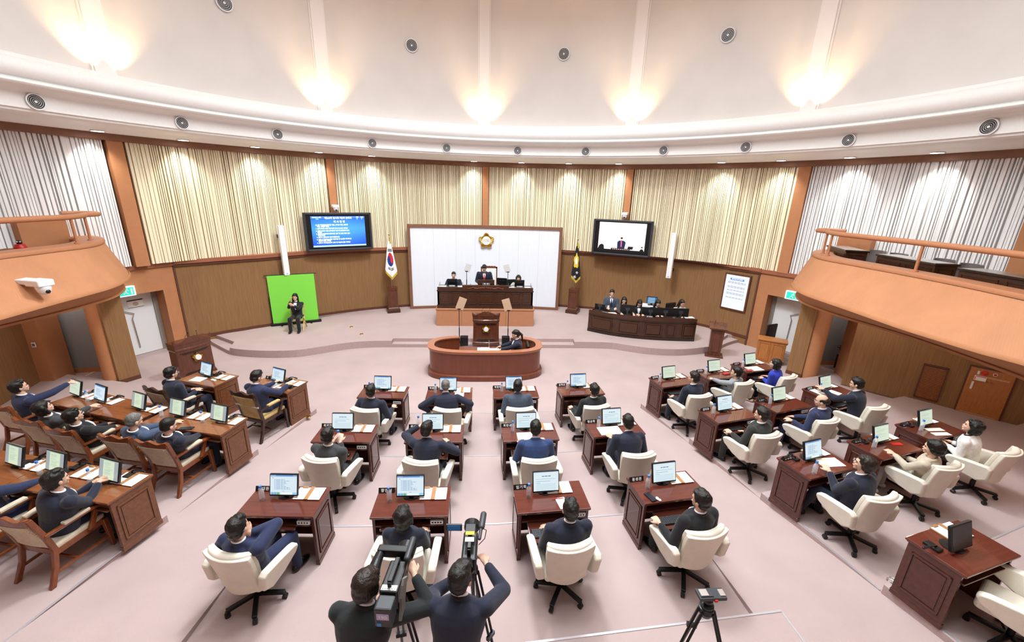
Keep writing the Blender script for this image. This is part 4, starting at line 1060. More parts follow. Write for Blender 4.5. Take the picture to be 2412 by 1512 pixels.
t = thing('telephone', (-.42, 14.35, 1.55), 0, 'grey desk telephone on the podium left of the presider', 'telephone'); MB().box(-.1, .1, -.08, .08, 0, .05).build('base', 'dark_grey', t, bevel=.01); MB().box(-.1, -.06, -.09, .09, .05, .08).build('handset', 'black_plastic', t, bevel=.01)
def prompter(loc, h, tilt, label, gm, w_=.20, gh=.30, rz=0):
    t = thing('teleprompter', loc, rz, label, 'teleprompter')
    b = MB(); b.tube([(0, 0, 0), (0, 0, h)], .010, 8); b.tube([(0, 0, 0), (0, 0, h * .45)], .015, 8); b.build('pole', 'black_metal', t)
    MB().lathe([(.13, 0), (.13, .015), (.02, .03)], 20).build('base', 'black_metal', t)
    o = MB().box(-.05, .05, -.02, .02, -.01, .02).build('bracket', 'black_plastic', t); o.location = (0, 0, h)
    o = MB().box(-w_ / 2, w_ / 2, -.003, .003, 0, gh).build('glass_plate', gm, t, bevel=.002); o.matrix_local = T(0, 0, h) @ RY(tilt) @ RX(14)
    return t
MATS['glass_grey'] = None; del MATS['glass_grey']
mat('glass_pane', 'f0f1f0', .15, alpha=.7); mat('glass_tan', 'ffe2c2', .1, alpha=.75)
prompter((-.64, 14.45, 1.55), .52, 18, 'glass teleprompter plate on a pole left of the presider', 'glass_pane')
prompter((.82, 14.45, 1.55), .52, -18, 'glass teleprompter plate on a pole right of the presider', 'glass_pane')
prompter((-.78, 12.25, .22), 1.08, 20, 'tan tinted teleprompter glass on a tall pole left of the lectern', 'glass_tan', .24, .42)
prompter((.74, 12.25, .22), 1.05, -16, 'tan tinted teleprompter glass on a tall pole right of the lectern', 'glass_tan', .24, .42)
# speaker's lectern
def lectern(loc, rz, label, W=.41, H=.96, D=.5, em=.13):
    t = thing('lectern', loc, rz, label, 'lectern')
    def fr(n_, m, rows, name, par=t, bev=.0):
        b = MB(); rs = []
        for z, k, d in rows: rs.append([(x * k, -(d + .06 * (1 - (x / W) ** 2)), z) for x in [W * (i / 10 * 2 - 1) for i in range(11)]] + [(W * k, D * .5, z), (-W * k, D * .5, z)])
        return b.rings(rs).build(name, m, par, smooth=False)
    fr(0, 'lectern_wood', [(0, 1.02, .03), (.05, 1.02, .03), (.05, 1.0, .015), (.08, 1.0, .015), (.10, .97, 0), (H - .22, .95, 0), (H - .18, 1.0, .02), (H - .15, 1.0, .02), (H - .14, .98, .01), (H - .05, 1.0, .02), (H, 1.03, .03)], 'cabinet')
    # crest: rising pediment with wings
    b = MB(); N = 20; rs = []
    for i in range(N + 1):
        u = i / N * 2 - 1; x = u * W * 1.03; y = -(.03 + .06 * (1 - u * u)); h = H + .02 + .12 * (.5 + .5 * cos(pi * min(1, abs(u) * 1.25))) + (.06 * max(0, abs(u) - .86) / .14) - (.02 if abs(u) < .06 else 0)
        rs.append([(x, y, H - .02), (x, y + .04, H - .02), (x, y + .04, h), (x, y, h)])
    b.rings(rs).build('pediment', 'lectern_wood', t)
    b = MB(); b.rings([[(-W * .96, -.02, H + .0), (W * .96, -.02, H + .0), (W * .96, -.02, H + .02), (-W * .96, -.02, H + .02)], [(-W * .96, D * .5, H - .05), (W * .96, D * .5, H - .05), (W * .96, D * .5, H - .03), (-W * .96, D * .5, H - .03)]]).build('reading_top', 'lectern_wood', t)
    for z0, z1, x in ((.14, .165, .72), (.175, .19, .62), (H - .27, H - .255, .78), (H - .30, H - .285, .68)):
        b = MB(); b.rings([[(xx, -(.012 + .06 * (1 - (xx / W) ** 2)) + dy, z) for dy, z in ((0, z0), (.012, z0), (.012, z1), (0, z1))] for xx in [W * x * (i / 10 * 2 - 1) for i in range(11)]]).build('moulding', 'desk_dark_trim', t)
    emblem(em, (0, -.072, H * .56), 0, None, parent=t, word=False)
    for s in (-1, 1):
        MB().tube([(s * .12, .05, H), (s * .14, 0, H + .12), (s * .10, -.06, H + .22)], .004, 6).cap((s * .10, -.06, H + .22), (s * .09, -.075, H + .245), .009, .009, 6).build('gooseneck_microphone', 'black_plastic', t, smooth=True)
    return t
lectern((.05, 12.05, SZ), 0, 'large dark wooden speaker lectern with gilt emblem at the stage centre')
tag(MB().box(-.28, .28, -.2, .2, 0, .36).build('wooden_box', 'lectern_wood', loc=(.05, 12.75, SZ), bevel=.01), 'low reddish wooden box behind the centre lectern', 'box')
o = lectern((-7.35, 10.25, 0), radians(62), 'tall dark wooden lectern with gilt emblem standing by the left door', .42, .98, .62)
# stenographers' oval booth
ov = thing('oval_booth', (.03, 10.55, 0), 0, 'oval reddish wooden stenographer booth in front of the lectern', 'booth')
def stad(hx, r, a0, a1, n=72):
    """superellipse-like ring, angle 0 at back centre, clockwise"""
    out = []
    for i in range(n + 1):
        a = radians(a0 + (a1 - a0) * i / n); c, s_ = sin(a), cos(a); e = .72
        out.append((hx * math.copysign(abs(c) ** e, c), r * math.copysign(abs(s_) ** e, s_)))
    return out
def wall_ring(rows, name, m, a0=24, a1=336):
    b = MB(); rs = []
    n = 90
    P = [[(x, y, z) for x, y in stad(hx, r, a0, a1, n)] for hx, r, z in rows]
    b.rings([[P[j][i] for j in range(len(rows))] for i in range(n + 1)]); return b.build(name, m, ov, smooth=True)
wall_ring([(1.50, .64, 0), (1.50, .64, .80), (1.40, .54, .80), (1.40, .54, 0)], 'booth_wall', 'oval_wood')
wall_ring([(1.53, .67, .74), (1.55, .69, .81), (1.37, .51, .81), (1.38, .52, .77)], 'booth_rim', 'oval_rim')
wall_ring([(1.56, .70, 0), (1.56, .70, .13), (1.50, .64, .15), (1.50, .64, 0)], 'booth_plinth', 'oval_wood')
idk = thing('stenographer_table', (-.05, 10.33, 0), 0, 'reddish wooden table inside the oval booth', 'table')
MB().box(-.62, .62, -.22, .22, .69, .72).build('table_top', 'oval_wood', idk, bevel=.004)
for x in (-.58, .58): MB().box(x - .02, x + .02, -.2, .2, 0, .69).build('side_panel', 'oval_wood', idk)
lp = thing('laptop', (.30, 10.33, .72), radians(-90), 'slim open laptop seen edge on in front of the stenographer', 'laptop'); MB().box(-.16, .16, -.22, 0, 0, .015).build('keyboard_half', 'silver', lp); o = MB().box(-.16, .16, 0, .012, 0, .21).build('screen_half', 'silver', lp)
lp.rotation_euler = (0, 0, radians(-90)); lp.location = (.12, 10.33, .72)
tag(MB().box(-.16, .16, -.1, .1, 0, .008).build('paper_sheet', 'paper', loc=(-.02, 10.12, .81)), 'white paper on the front rim of the oval booth', 'paper')
tag(MB().box(-.17, .17, -.11, .11, 0, .02).build('notebook', 'paper', loc=(.22, 10.22, .735)), 'white notebook beside the stenographer laptop', 'notebook')
for x, nm in ((-.62, 'left'), (.66, 'right')):
    tag(MB().box(-.12, .12, -.10, .10, 0, .28).build('floor_monitor_speaker', 'black_plastic', loc=(x, 11.75, .11 if False else .22) if False else (x, 12.02, .22), bevel=.01), 'small black box speaker on the stage, %s of the lectern' % nm, 'speaker')
ch = office((.95, 10.45, 0), radians(90), 'black office chair inside the oval booth under the stenographer', .86)
# flags on boxes
def stand(loc, rz, label):
    t = thing('flag_stand', loc, rz, label, 'flag stand')
    MB().box(-.24, .24, -.24, .24, 0, .13).build('plinth', 'desk_dark', t, bevel=.006)
    b = MB(); b.rings([[(k * x, k * y, z) for x, y in ((-1, -1), (1, -1), (1, 1), (-1, 1))] for k, z in ((.20, .13), (.19, .17), (.175, .2), (.175, .92), (.185, .95), (.185, .98))]).build('box', 'lectern_wood', t)
    b = MB(); raised_panel(b, -.14, .14, .22, .88, -.175, .01, .03, 'y', -1); b.build('front_panel', 'lectern_wood', t); return t
stand((-3.55, 15.72, SZ), radians(20), 'dark wooden flag stand left of the white backboard')
stand((3.55, 15.82, SZ), radians(-28), 'dark wooden flag stand right of the white backboard')
def taegeuk(u, v):
    # hanging cloth: u across, v down from the finial; national flag with red and blue roundel
    x, z = u - .5, v
    dx, dz = (x) * 1.0, (z - .50) * 1.75
    r = math.hypot(dx * .62 / .62, dz)
    R = .34
    if r < R:
        # S curve
        c1 = math.hypot(dx + R / 2 * .9, dz + R * .0); 
        top = dz < 0
        if math.hypot(dx - R / 2, dz) < R / 2: top = False if False else True
        if math.hypot(dx + R / 2, dz) < R / 2: top = False
        if math.hypot(dx - R / 2, dz) < R / 2: top = True
        return 'c9303c' if top else '1f3c86'
    for z0, brk in ((.205, False), (.235, False), (.265, False)):
        if abs(z - z0) < .009 and abs(x - .02) < .36: return '15161a'
    for z0 in (.74, .77, .80):
        if abs(z - z0) < .009 and abs(x + .0) < .24 and abs(x) > .03: return '15161a'
    return 'f1f2f4'
def wflag(u, v):
    x, z = u - .5, v; dx, dz = x + .05, (z - .42) * 1.9; r = math.hypot(dx, dz); a = math.atan2(dx, -dz)
    if r < .2: return 'f3f1e6'
    if r < .40 + .05 * cos(5 * a): return 'e9c63a'
    return '1c1a20'
def flag(loc, rz, label, fn, h, fringe, txt=None, up=2.85, wd=.32):
    t = thing('flag', loc, rz, label, 'flag')
    z0 = 0; top = up
    MB().tube([(0, 0, .0), (0, 0, top)], .012, 8).build('flag_pole', 'silver', t); MB().ell((0, 0, top + .02), (.03, .03, .04)).build('finial', 'gold', t, smooth=True)
    MB().cap((.03, -.02, top - .1), (.035, -.03, top - .28), .02, .035).build('tassel', 'fringe_gold', t, smooth=True)
    L = h
    def wp(u, v):
        w_ = .035 + (wd / 2) * min(1, (v * 1.15)) ** .75; x = (u - .5) * 2 * w_ + .02 * v
        bot = (abs(u - .55) * 2) * .22 * wd / .32 * v; fold = .035 * sin(u * 13) * v ** .5
        return (x, -.045 - .05 * v * cos((u - .5) * pi) - fold * .6, top - .22 - L * v + bot * (v ** 3))
    o = paint_plane('flag_cloth', 1, 1, 40, 90, fn, 'print_paint', t, warp=wp)
    for p in o.data.polygons: p.use_smooth = True
    s = o.modifiers.new('t', 'SOLIDIFY'); s.thickness = .004
    b = MB(); rs = []
    for i in range(25):
        u = i / 24; p = Vector(wp(u, 1)); rs.append([p + Vector((0, -.006, .01)), p + Vector((0, .006, .01)), p + Vector((0, .008, -.09)), p + Vector((0, -.008, -.09))])
    b.rings(rs).build('fringe', 'fringe_gold', o)
    return t
f1 = flag((-3.55, 15.72, 1.2), radians(6), 'white national flag with red and blue roundel left of the backboard', taegeuk, 1.35, 1, up=1.95, wd=.36)
f2 = flag((3.55, 15.82, 1.2), radians(-10), 'black council flag with yellow flower emblem right of the backboard', wflag, 1.35, 1, up=1.9, wd=.28)
writing('원', .11, 'text_white', f2, T(-.03, -.19, .50) @ RY(-20), bold=.002); writing('주', .11, 'text_white', f2, T(.05, -.19, .66) @ RY(-20), bold=.002)
# big wall screens
def tv(a, z0, w_, h_, label, side):
    x, y = pol(10.62, a); t = thing('wall_screen', (x, y, z0), radians(-a), label, 'screen')
    MB().box(-w_ / 2, w_ / 2, -.04, .12, 0, h_).build('housing', 'black_plastic', t, bevel=.012)
    b = MB()
    for s in (-1, 1): b.box(s * (w_ / 2 - .03) - .04, s * (w_ / 2 - .03) + .04, -.09, -.03, 0, h_)
    b.box(-w_ / 2, w_ / 2, -.09, -.03, 0, .07); b.box(-w_ / 2, w_ / 2, -.09, -.03, h_ - .07, h_); b.build('frame', 'dark_grey', t, bevel=.015)
    MB().box(-.06, .06, .1, .3, -.02, h_ * .8).build('wall_bracket', 'black_metal', t)
    return t
W1, H1 = 2.22, 1.30
tvl = tv(-30.2, 2.64, W1, H1, 'large wall screen with blue agenda text on the left pillar', 'l')
def blue(u, v):
    if v > .895: return '2a5fd0' if v < .93 else '4f8ee6'
    if v < .05: return 'bfe4f6'
    d = math.hypot(u - .5, (v - .55)); k = max(0, 1 - d * 1.6); e = max(0, .5 - abs(v - .6)) * abs(u - .5) * 1.6
    c = (.10 + .22 * k + .3 * e, .36 + .32 * k + .5 * e, .93 + .05 * k)
    return tuple(round(min(1, q), 2) for q in c)
SW, SH = 1.78, 1.04
paint_plane('screen', SW, SH, 60, 40, blue, 'tv_paint', tvl, T(0, -.042, .66))
def tvt(txt, size, x, z, al='LEFT', m='tv_text'): writing(txt, size, m, tvl, T(x, -.046, z), align=al, bold=.001)
tvt('제263회 임시회 제2차 본회의', .075, 0, 1.115, 'CENTER'); tvt('2026.02.11 (화)', .045, -.84, 1.14); tvt('14:01', .05, -.74, 1.085, 'LEFT', 'tv_green')
tvt('재적', .045, .60, 1.14); tvt('22', .045, .61, 1.085, 'LEFT', 'tv_green'); tvt('출석', .045, .76, 1.14); tvt('22', .045, .77, 1.085, 'LEFT', 'tv_green')
tvt('의 사 일 정', .085, .02, .99, 'CENTER')
for k, (s_, z) in enumerate((('○ 5분 자유발언(권아름 의원, 신익선 의원, 원용대', .885), ('   의원, 심영미 의원)', .835), ('1. 원주시의회 의원 연구단체 구성 및 운영 조례안', .765), ('2. 원주시의회 의원 연구단체 구성 및 운영규칙 폐지', .685), ('   규칙안', .635), ('3. 원주시 미래세대 행복기금 설치 및 운용 조례 일부', .585), ('   개정조례안', .535), ('4. 원주시 건축조례 일부개정조례안', .47), ('5. 원주시 친환경농산물 이용촉진 및 농산물 직거래 활', .395), ('   성화에 관한 조례안', .345), ('6. 원주시 외국인근로자 센터 및 지원에 관한 조례안', .28))):
    tvt(s_, .052, -.76, z)
tvr = tv(27.6, 2.60, 2.16, 1.31, 'large wall screen with live picture of the presider on the right pillar', 'r')
paint_plane('screen', 1.72, 1.06, 2, 2, lambda u, v: 'fdfefe', 'tv_paint', tvr, T(0, -.042, .68))
emis('tv_navy', '1d2344', .6); emis('tv_black', '101216', .5); emis('tv_pink', 'e8607c', .9); emis('tv_skin', 'e0a898', .8); emis('tv_pale', 'd8eedc', 1.0)
def flat(pts, name, m, d=.046): MB().prism(pts, -.001, .001, T(0, -d, 0) @ RX(90)).build(name, m, tvr)
def disc(cx, cz, r, k=1.2, n=18): return [(cx + r * cos(2 * pi * i / n), cz + r * k * sin(2 * pi * i / n)) for i in range(n)]
flat([(-.86, .15), (.86, .15), (.86, .22), (.34, .22), (.34, .27), (-.36, .27), (-.36, .22), (-.86, .22)], 'picture_desk', 'tv_black')
flat([(-.13, .27), (.14, .27), (.17, .50), (.10, .56), (-.08, .56), (-.14, .50)], 'picture_suit', 'tv_navy', .047)
flat([(.0, .33), (.035, .33), (.025, .54), (-.015, .54)], 'picture_tie', 'tv_pink', .049); flat(disc(.01, .61, .042), 'picture_face', 'tv_skin', .048); flat(disc(.01, .655, .045, .7), 'picture_hair', 'tv_black', .05)
flat([(-.86, .22), (-.62, .22), (-.64, .36), (-.72, .40), (-.80, .36)], 'picture_clerk', 'tv_black', .047); flat(disc(-.72, .45, .035), 'picture_clerk_face', 'tv_pale', .047)
flat([(.25, .24), (.44, .26), (.46, .36), (.27, .36)], 'picture_monitor', 'tv_black', .047)
flat([(.68, .16), (.86, .16), (.83, .26), (.77, .31), (.71, .26)], 'picture_interpreter', 'tv_black', .05); flat(disc(.77, .33, .035), 'picture_interpreter_face', 'tv_skin', .051); flat(disc(.77, .36, .035, .6), 'picture_interpreter_hair', 'tv_black', .052)
flat(disc(.05, .95, .10, 1.0), 'picture_emblem', 'tv_pale', .045)
for k in range(9): flat(disc(-.28 + k * .07, .235, .022, .7, 8), 'picture_carving', 'tv_skin', .049)
# wall cameras above the screens and on the left balcony
def ptz(loc, rz, label, s=1.0):
    t = thing('security_camera', loc, rz, label, 'camera'); t.scale = (s, s, s)
    MB().box(-.10, .10, -.16, .12, 0, .10).build('mount', 'white_plastic', t, bevel=.02, seg=3)
    MB().lathe([(.001, -.13), (.045, -.12), (.075, -.08), (.09, -.02), (.09, 0)], 20, (0, -.07)).build('dome', 'white_plastic', t, smooth=True)
    MB().ell((0, -.14, -.075), (.032, .025, .032)).build('lens', 'black_plastic', t, smooth=True); return t
ptz((*pol(10.72, -30.4), 4.10), radians(30.4), 'small white camera on the pillar above the left screen')
ptz((*pol(10.72, 27.7), 4.08), radians(-27.7), 'small white camera on the pillar above the right screen')
# column speakers
def colspk(a, R, label):
    x, y = pol(R, a); t = thing('column_speaker', (x, y, 1.93), radians(-a), label, 'speaker')
    MB().box(-.085, .085, -.08, .08, 0, 1.62).build('cabinet', 'white_plastic', t, bevel=.012); MB().box(-.07, .07, -.084, -.08, .04, 1.58).build('grille', 'slat_white', t); MB().box(-.04, .04, .08, .5, .2, .3).box(-.04, .04, .08, .5, 1.2, 1.3).build('bracket', 'black_metal', t)
    MB().box(-.02, .02, -.086, -.083, .05, .07).build('badge', 'blue_label', t); return t
colspk(-40.2, 10.55, 'tall slim white column speaker above the green screen'); colspk(37.4, 10.75, 'tall slim white column speaker on the right wall by the staff desk')
# green screen + interpreter's chair
g = thing('green_screen', (-6.49, 14.06, SZ), radians(23.5), 'bright green pull-up backdrop screen standing behind the sign interpreter', 'backdrop')
MB().box(-.70, .70, -.01, .01, .06, 1.72).build('green_cloth', 'green_screen', g); MB().box(-.78, .78, -.06, .06, 0, .09).build('floor_case', 'black_plastic', g, bevel=.015); MB().tube([(-.78, 0, 1.73), (.78, 0, 1.73)], .014, 8).build('top_bar', 'black_metal', g)
for x in (-.45, .45): MB().box(x - .03, x + .03, -.14, .1, 0, .02).build('foot', 'black_plastic', g)
MB().box(-.73, -.69, .0, .03, .08, 1.0).bar((-.7, .03, .1), (0, .03, 1.7), .03, .02).bar((.7, .03, .1), (0, .03, 1.7), .03, .02).build('scissor_arm', 'black_metal', g)
fc = thing('folding_chair', (-6.2, 13.48, SZ), radians(180 + 10), 'light wooden folding chair under the sign interpreter', 'chair')
for s in (-1, 1):
    MB().bar((s * .21, -.26, 0), (s * .21, .16, .70) if False else (s * .21, .10, .44), .035, .022).bar((s * .21, .24, 0), (s * .20, -.16, .44), .035, .022).bar((s * .20, -.16, .44), (s * .20, -.24, .80), .03, .02).build('side_frame', 'light_wood', fc)
MB().box(-.20, .20, -.17, .18, .42, .45).build('seat', 'black_plastic', fc, bevel=.01); MB().box(-.20, .20, .20, .22, .34, .40).box(-.2, .2, -.25, -.22, .68, .8).build('rails', 'light_wood', fc)
# staff desk at right: curved panelled front
sd = thing('staff_desk', (0, 0, SZ), 0, 'long curved dark wooden staff desk with panels at the right of the stage', 'desk')
fp = dense([(3.60, 13.50), (4.20, 13.05), (4.85, 12.76), (5.5, 12.58), (6.02, 12.50), (6.45, 12.46), (6.92, 12.44)], 5); bk = offset(fp, .62)
def sdr(z0, z1, o0, o1, name, m, i0=0, i1=None):
    A = offset(fp, o0)[i0:i1]; B_ = offset(fp, o1)[i0:i1]
    b = MB(); b.rings([[(p.x, p.y, z0), (q.x, q.y, z0), (q.x, q.y, z1), (p.x, p.y, z1)] for p, q in zip(A, B_)]); return b.build(name, m, sd)
sdr(0, .70, 0, .05, 'front', 'desk_dark'); sdr(0, .10, -.02, .05, 'kick_board', 'desk_dark_trim'); sdr(.60, .64, -.018, .05, 'moulding', 'desk_dark_trim'); sdr(.64, .76, -.01, .05, 'upstand', 'desk_dark'); sdr(.66, .70, .05, .6, 'desk_top', 'desk_dark')
for i0, i1 in ((1, 6), (7, 12), (13, 18), (19, 23), (25, 30)):
    q = fp[i0], fp[i1]; d = (q[1] - q[0]); L = d.length; a = math.atan2(d.y, d.x)
    b = MB(); raised_panel(b, .03, L - .03, .15, .56, 0, .014, .05, 'y', -1); o = b.build('front_panel', 'desk_dark', sd, bevel=.004)
    m = (fp[(i0 + i1) // 2] - (q[0] + q[1]) / 2).length; n = Vector((sin(a), -cos(a))) * (m + .0)
    o.matrix_local = T(q[0].x + n.x, q[0].y + n.y, 0) @ Matrix.Rotation(a, 4, 'Z')
MB().box(-.03, .03, 0, .6, 0, .70, T(6.9, 12.45, 0)).build('end_panel', 'desk_dark', sd)
MB().box(-.03, .03, 0, .6, 0, .70, T(3.63, 13.5, 0) @ RZ(-38)).build('end_panel', 'desk_dark', sd)
def wm(loc, rz, label, w_=.5, h_=.30):
    t = thing('monitor', loc, rz, label, 'monitor')
    MB().box(-w_ / 2, w_ / 2, -.02, .02, .06, .06 + h_).build('housing', 'black_plastic', t, bevel=.006); MB().box(-.03, .03, .015, .04, 0, .2).box(-.12, .12, -.08, .08, 0, .012).box(-.07, .07, .02, .035, .17, .26).build('stand', 'dark_grey', t); return t
wm((3.98, 13.52, .92), radians(180 - 30), 'small black monitor at the left end of the staff desk', .36, .2)
wm((4.80, 13.08, .92), radians(180 - 20), 'black monitor in front of the long-haired person, left half of staff desk', .48, .3)
wm((5.50, 12.86, .92), radians(180 - 12), 'wide black monitor at the middle of the staff desk', .58, .27)
wm((5.98, 12.78, .92), radians(180 - 8), 'black monitor overlapping another, right of the middle of staff desk', .5, .28)
wm((6.48, 12.74, .92), radians(180 - 4), 'black monitor at the right end of the staff desk', .52, .28)
tag(MB().box(-.16, .16, -.1, .1, 0, .01).build('paper_sheet', 'paper', loc=(6.78, 12.74, .95)), 'white papers at the right end of the staff desk', 'paper')
tag(MB().box(-.16, .16, -.1, .1, 0, .008).build('paper_sheet', 'paper', loc=(4.32, 13.25, .925)), 'white papers before the standing person at the staff desk', 'paper')
nameplate('의안팀장', (4.10, 13.28, .92), radians(-35), 'black name plate at the left end of the staff desk', .2)
nameplate('속기팀장', (5.42, 12.70, .95), radians(-12), 'black name plate at the middle of the staff desk', .2)
sc_ = thing('equipment_cabinet', (5.95, 14.0, SZ), radians(-20), 'white low cabinet carrying a monitor behind the staff desk', 'cabinet')
MB().box(-.28, .28, -.2, .2, 0, .82).build('body', 'white_plastic', sc_, bevel=.004); MB().box(-.26, .26, -.205, -.2, .05, .78).build('door', 'white_plastic', sc_)
t = wm((5.98, 13.98, 1.04), radians(-18), 'monitor showing blue text on the white cabinet behind the staff', .36, .25)
t.rotation_euler = (0, 0, radians(-18))
paint_plane('screen', .33, .22, 30, 22, lambda u, v: 'd8f0f8' if (int(v * 22) % 3 == 1 and .1 < u < .8) else ('2a7fb8' if v < .85 else '1d5fa0'), 'screen_paint', t, T(0, -.022, .185))
office((6.62, 13.45, SZ), radians(200), 'black office chair with high back between two people at staff desk', 1.0)
# small lectern at the right of the stage
sl = thing('side_lectern', (7.25, 11.75, 0), radians(-26), 'small dark wooden lectern standing by the right end of the stage', 'lectern')
MB().box(-.26, .26, -.22, .20, 0, .05).build('foot', 'lectern_wood', sl, bevel=.01)
MB().rings([[(x * k, y * k, z) for x, y in ((-1, -.8), (1, -.8), (1, .8), (-1, .8))] for k, z in ((.17, .05), (.19, .88))]).build('body', 'lectern_wood', sl)
MB().rings([[(-.25, -.22, .90), (.25, -.22, .90), (.25, .22, 1.0), (-.25, .22, 1.0)], [(-.25, -.22, .94), (.25, -.22, .94), (.25, .22, 1.04), (-.25, .22, 1.04)]]).build('reading_top', 'lectern_wood', sl)
b = MB(); raised_panel(b, -.12, .12, .14, .78, -.15, .008, .03, 'y', -1); b.build('front_panel', 'lectern_wood', sl)
MB().tube([(-.1, .1, 1.02), (-.1, .05, 1.12), (-.1, 0, 1.16)], .005, 6).build('gooseneck_microphone', 'black_plastic', sl)
# framed poster on the right wall; its brightness is glow put into the sheet
pw = Vector((.46, -.70)); pw.normalize(); pc = Vector((8.545, 13.235))
po = thing('framed_notice', (pc.x, pc.y, 1.09), math.atan2(pw.y, pw.x), 'tall white framed notice with blue heading on the right brown wall', 'notice')
MB().box(-.43, .43, -.03, .03, 0, 1.25).build('frame', 'base_brown', po, bevel=.006)
def poster(u, v):
    if .86 < v < .91 and .2 < u < .8: return '3f86e8'
    for z0, z1, st in ((.74, .82, 3), (.62, .69, 3), (.53, .57, 3), (.42, .48, 3), (.30, .34, 3)):
        if z0 < v < z1 and .12 < u < .88 and int(v * 90) % 2 == 0 and int(u * 50) % 7 != 5: return '9aa6c4'
    return 'f2f6fc'
paint_plane('sheet', .76, 1.15, 50, 90, poster, 'poster_glow_paint', po, T(0, -.033, .625))
writing('원주시의회 의원 윤리강령', .034, 'tv_text', po, T(0, -.036, .625 + .385 * 1.15), bold=.0005)
# wooden cabinet + chair by the right door
cb = thing('low_cabinet', (8.72, 11.25, 0), radians(-34), 'low honey coloured wooden cabinet by the right door', 'cabinet')
MB().box(-.36, .36, -.2, .2, 0, .70).build('body', 'honey_wood', cb, bevel=.004); MB().box(-.39, .39, -.23, .22, .70, .735).build('cabinet_top', 'honey_wood', cb, bevel=.006)
for s in (-1, 1):
    b = MB(); raised_panel(b, s * .18 - .15, s * .18 + .15, .08, .64, -.2, .014, .04, 'y', -1); b.build('door', 'honey_wood', cb, bevel=.004)
office((9.2, 11.7, 0), radians(200), 'black office chair behind the low cabinet by the right door', 1.0)
# armchair in the right passage
place(WOOD[1], (10.55, 10.35, .12), radians(110), 'dark wooden armchair inside the right passage under the balcony')
# grille, fire hydrant box on right lower wall ; local: x along wall
A0 = Vector((9.93, 8.86)); dW = Vector((1.64, -1.85)).normalized(); aw = math.atan2(dW.y, dW.x)
def onwall(s, z, d=.0): p = A0 + dW * s - Vector((1.85, 1.64)).normalized() * d; return (p.x, p.y, z)
gr = thing('vent_grille', onwall(.65, .30), aw, 'wooden louvred vent grille low in the right brown wall', 'vent grille')
b = MB(); b.box(0, .42, -.03, .0, 0, .03); b.box(0, .42, -.03, 0, .83, .86); b.box(0, .025, -.03, 0, 0, .86); b.box(.395, .42, -.03, 0, 0, .86); b.build('frame', 'base_brown', gr)
b = MB()
for k in range(26): b.box(.025, .395, -.022, -.006, .04 + k * .03, .054 + k * .03)
b.build('louvres', 'honey_wood', gr); MB().box(.02, .4, -.004, -.001, .02, .84).build('dark_backing', 'desk_dark_trim', gr)
hb = thing('fire_hydrant_cabinet', onwall(1.38, .2), aw, 'orange brown fire hydrant cabinet with red alarm bell in the right wall', 'fire cabinet')
MB().box(0, .66, -.035, 0, 0, 1.12).build('door', 'honey_wood', hb, bevel=.01); b = MB(); b.box(-.03, .69, -.02, 0, -.03, 0); b.box(-.03, .69, -.02, 0, 1.12, 1.16); b.box(-.03, 0, -.02, 0, 0, 1.12); b.box(.66, .69, -.02, 0, 0, 1.12); b.build('frame', 'base_brown', hb)
MB().lathe([(.001, 0), (.055, 0), (.05, .02), (.001, .035)], 24, Mx=T(.22, -.036, 1.03) @ RX(90)).build('alarm_bell', 'red_paint', hb, smooth=True)
MB().lathe([(.001, 0), (.036, 0), (.034, .01), (.026, .012), (.024, .0)], 24, Mx=T(.37, -.036, 1.04) @ RX(90)).build('alarm_button_ring', 'white_plastic', hb); MB().lathe([(.001, 0), (.026, 0), (.02, .016), (.001, .018)], 20, Mx=T(.37, -.036, 1.04) @ RX(90)).build('alarm_button', 'red_paint', hb)
MB().box(.11, .145, -.05, -.035, .98, 1.06).box(.08, .115, -.05, -.035, .62, .80).build('handle', 'white_plastic', hb, bevel=.004)
MB().box(.09, .27, -.039, -.036, .84, .95).build('instruction_label', 'paper', hb); MB().box(.11, .26, -.0405, -.039, .925, .94).box(.10, .112, -.0405, -.039, .85, .92).build('red_print', 'red_paint', hb)
MB().box(.27, .60, -.037, -.035, .935, .94).box(.27, .60, -.037, -.035, .955, .96).box(.06, .6, -.037, -.035, .06, .064).build('trim_line', 'slat_cream', hb)
writing('소 화 전', .05, 'desk_dark_trim', hb, T(.30, -.037, .84)); 
def switch(loc, rz, label):
    t = thing('light_switch', loc, rz, label, 'switch'); MB().box(-.04, .04, -.015, 0, 0, .12).build('plate', 'white_plastic', t, bevel=.004); MB().box(-.025, .025, -.02, -.015, .03, .055).box(-.025, .025, -.02, -.015, .065, .09).build('rocker', 'dark_grey', t); return t
switch((9.85, 9.535, 1.0), radians(-25), 'white light switch on the orange post right of the right passage'); switch((-10.47, 9.675, 1.0), radians(8), 'white light switch on the orange post left of the left passage')
# camera on the left balcony front, red helmet like figure on the balcony, desks and chairs on the right balcony
t = ptz((-7.52, 7.9, 3.02), radians(75), 'white dome camera on the front of the left balcony', 1.15); t.location = (-7.66, 7.45, 2.98)
MB().box(-.09, .09, .1, .4, .02, .09).build('arm', 'white_plastic', t, bevel=.01)
td = thing('red_toy', (-9.3, 8.85, 3.48), radians(40), 'small red and black round toy figure on the left balcony ledge', 'toy')
MB().lathe([(.001, 0), (.08, .0), (.1, .05), (.07, .11), (.001, .13)], 20).build('toy_body', 'red_paint', td, smooth=True); MB().lathe([(.101, .01), (.102, .03), (.09, .03)], 20).build('yellow_band', 'yellow_cloth', td); MB().ell((0, 0, .15), (.045, .045, .045)).build('toy_head', 'black_plastic', td, smooth=True); MB().ell((.02, -.035, .16), (.014, .01, .014)).ell((-.02, -.035, .16), (.014, .01, .014)).build('toy_eyes', 'white_plastic', td, smooth=True)
td.location = (-9.12, 8.75, 3.40)
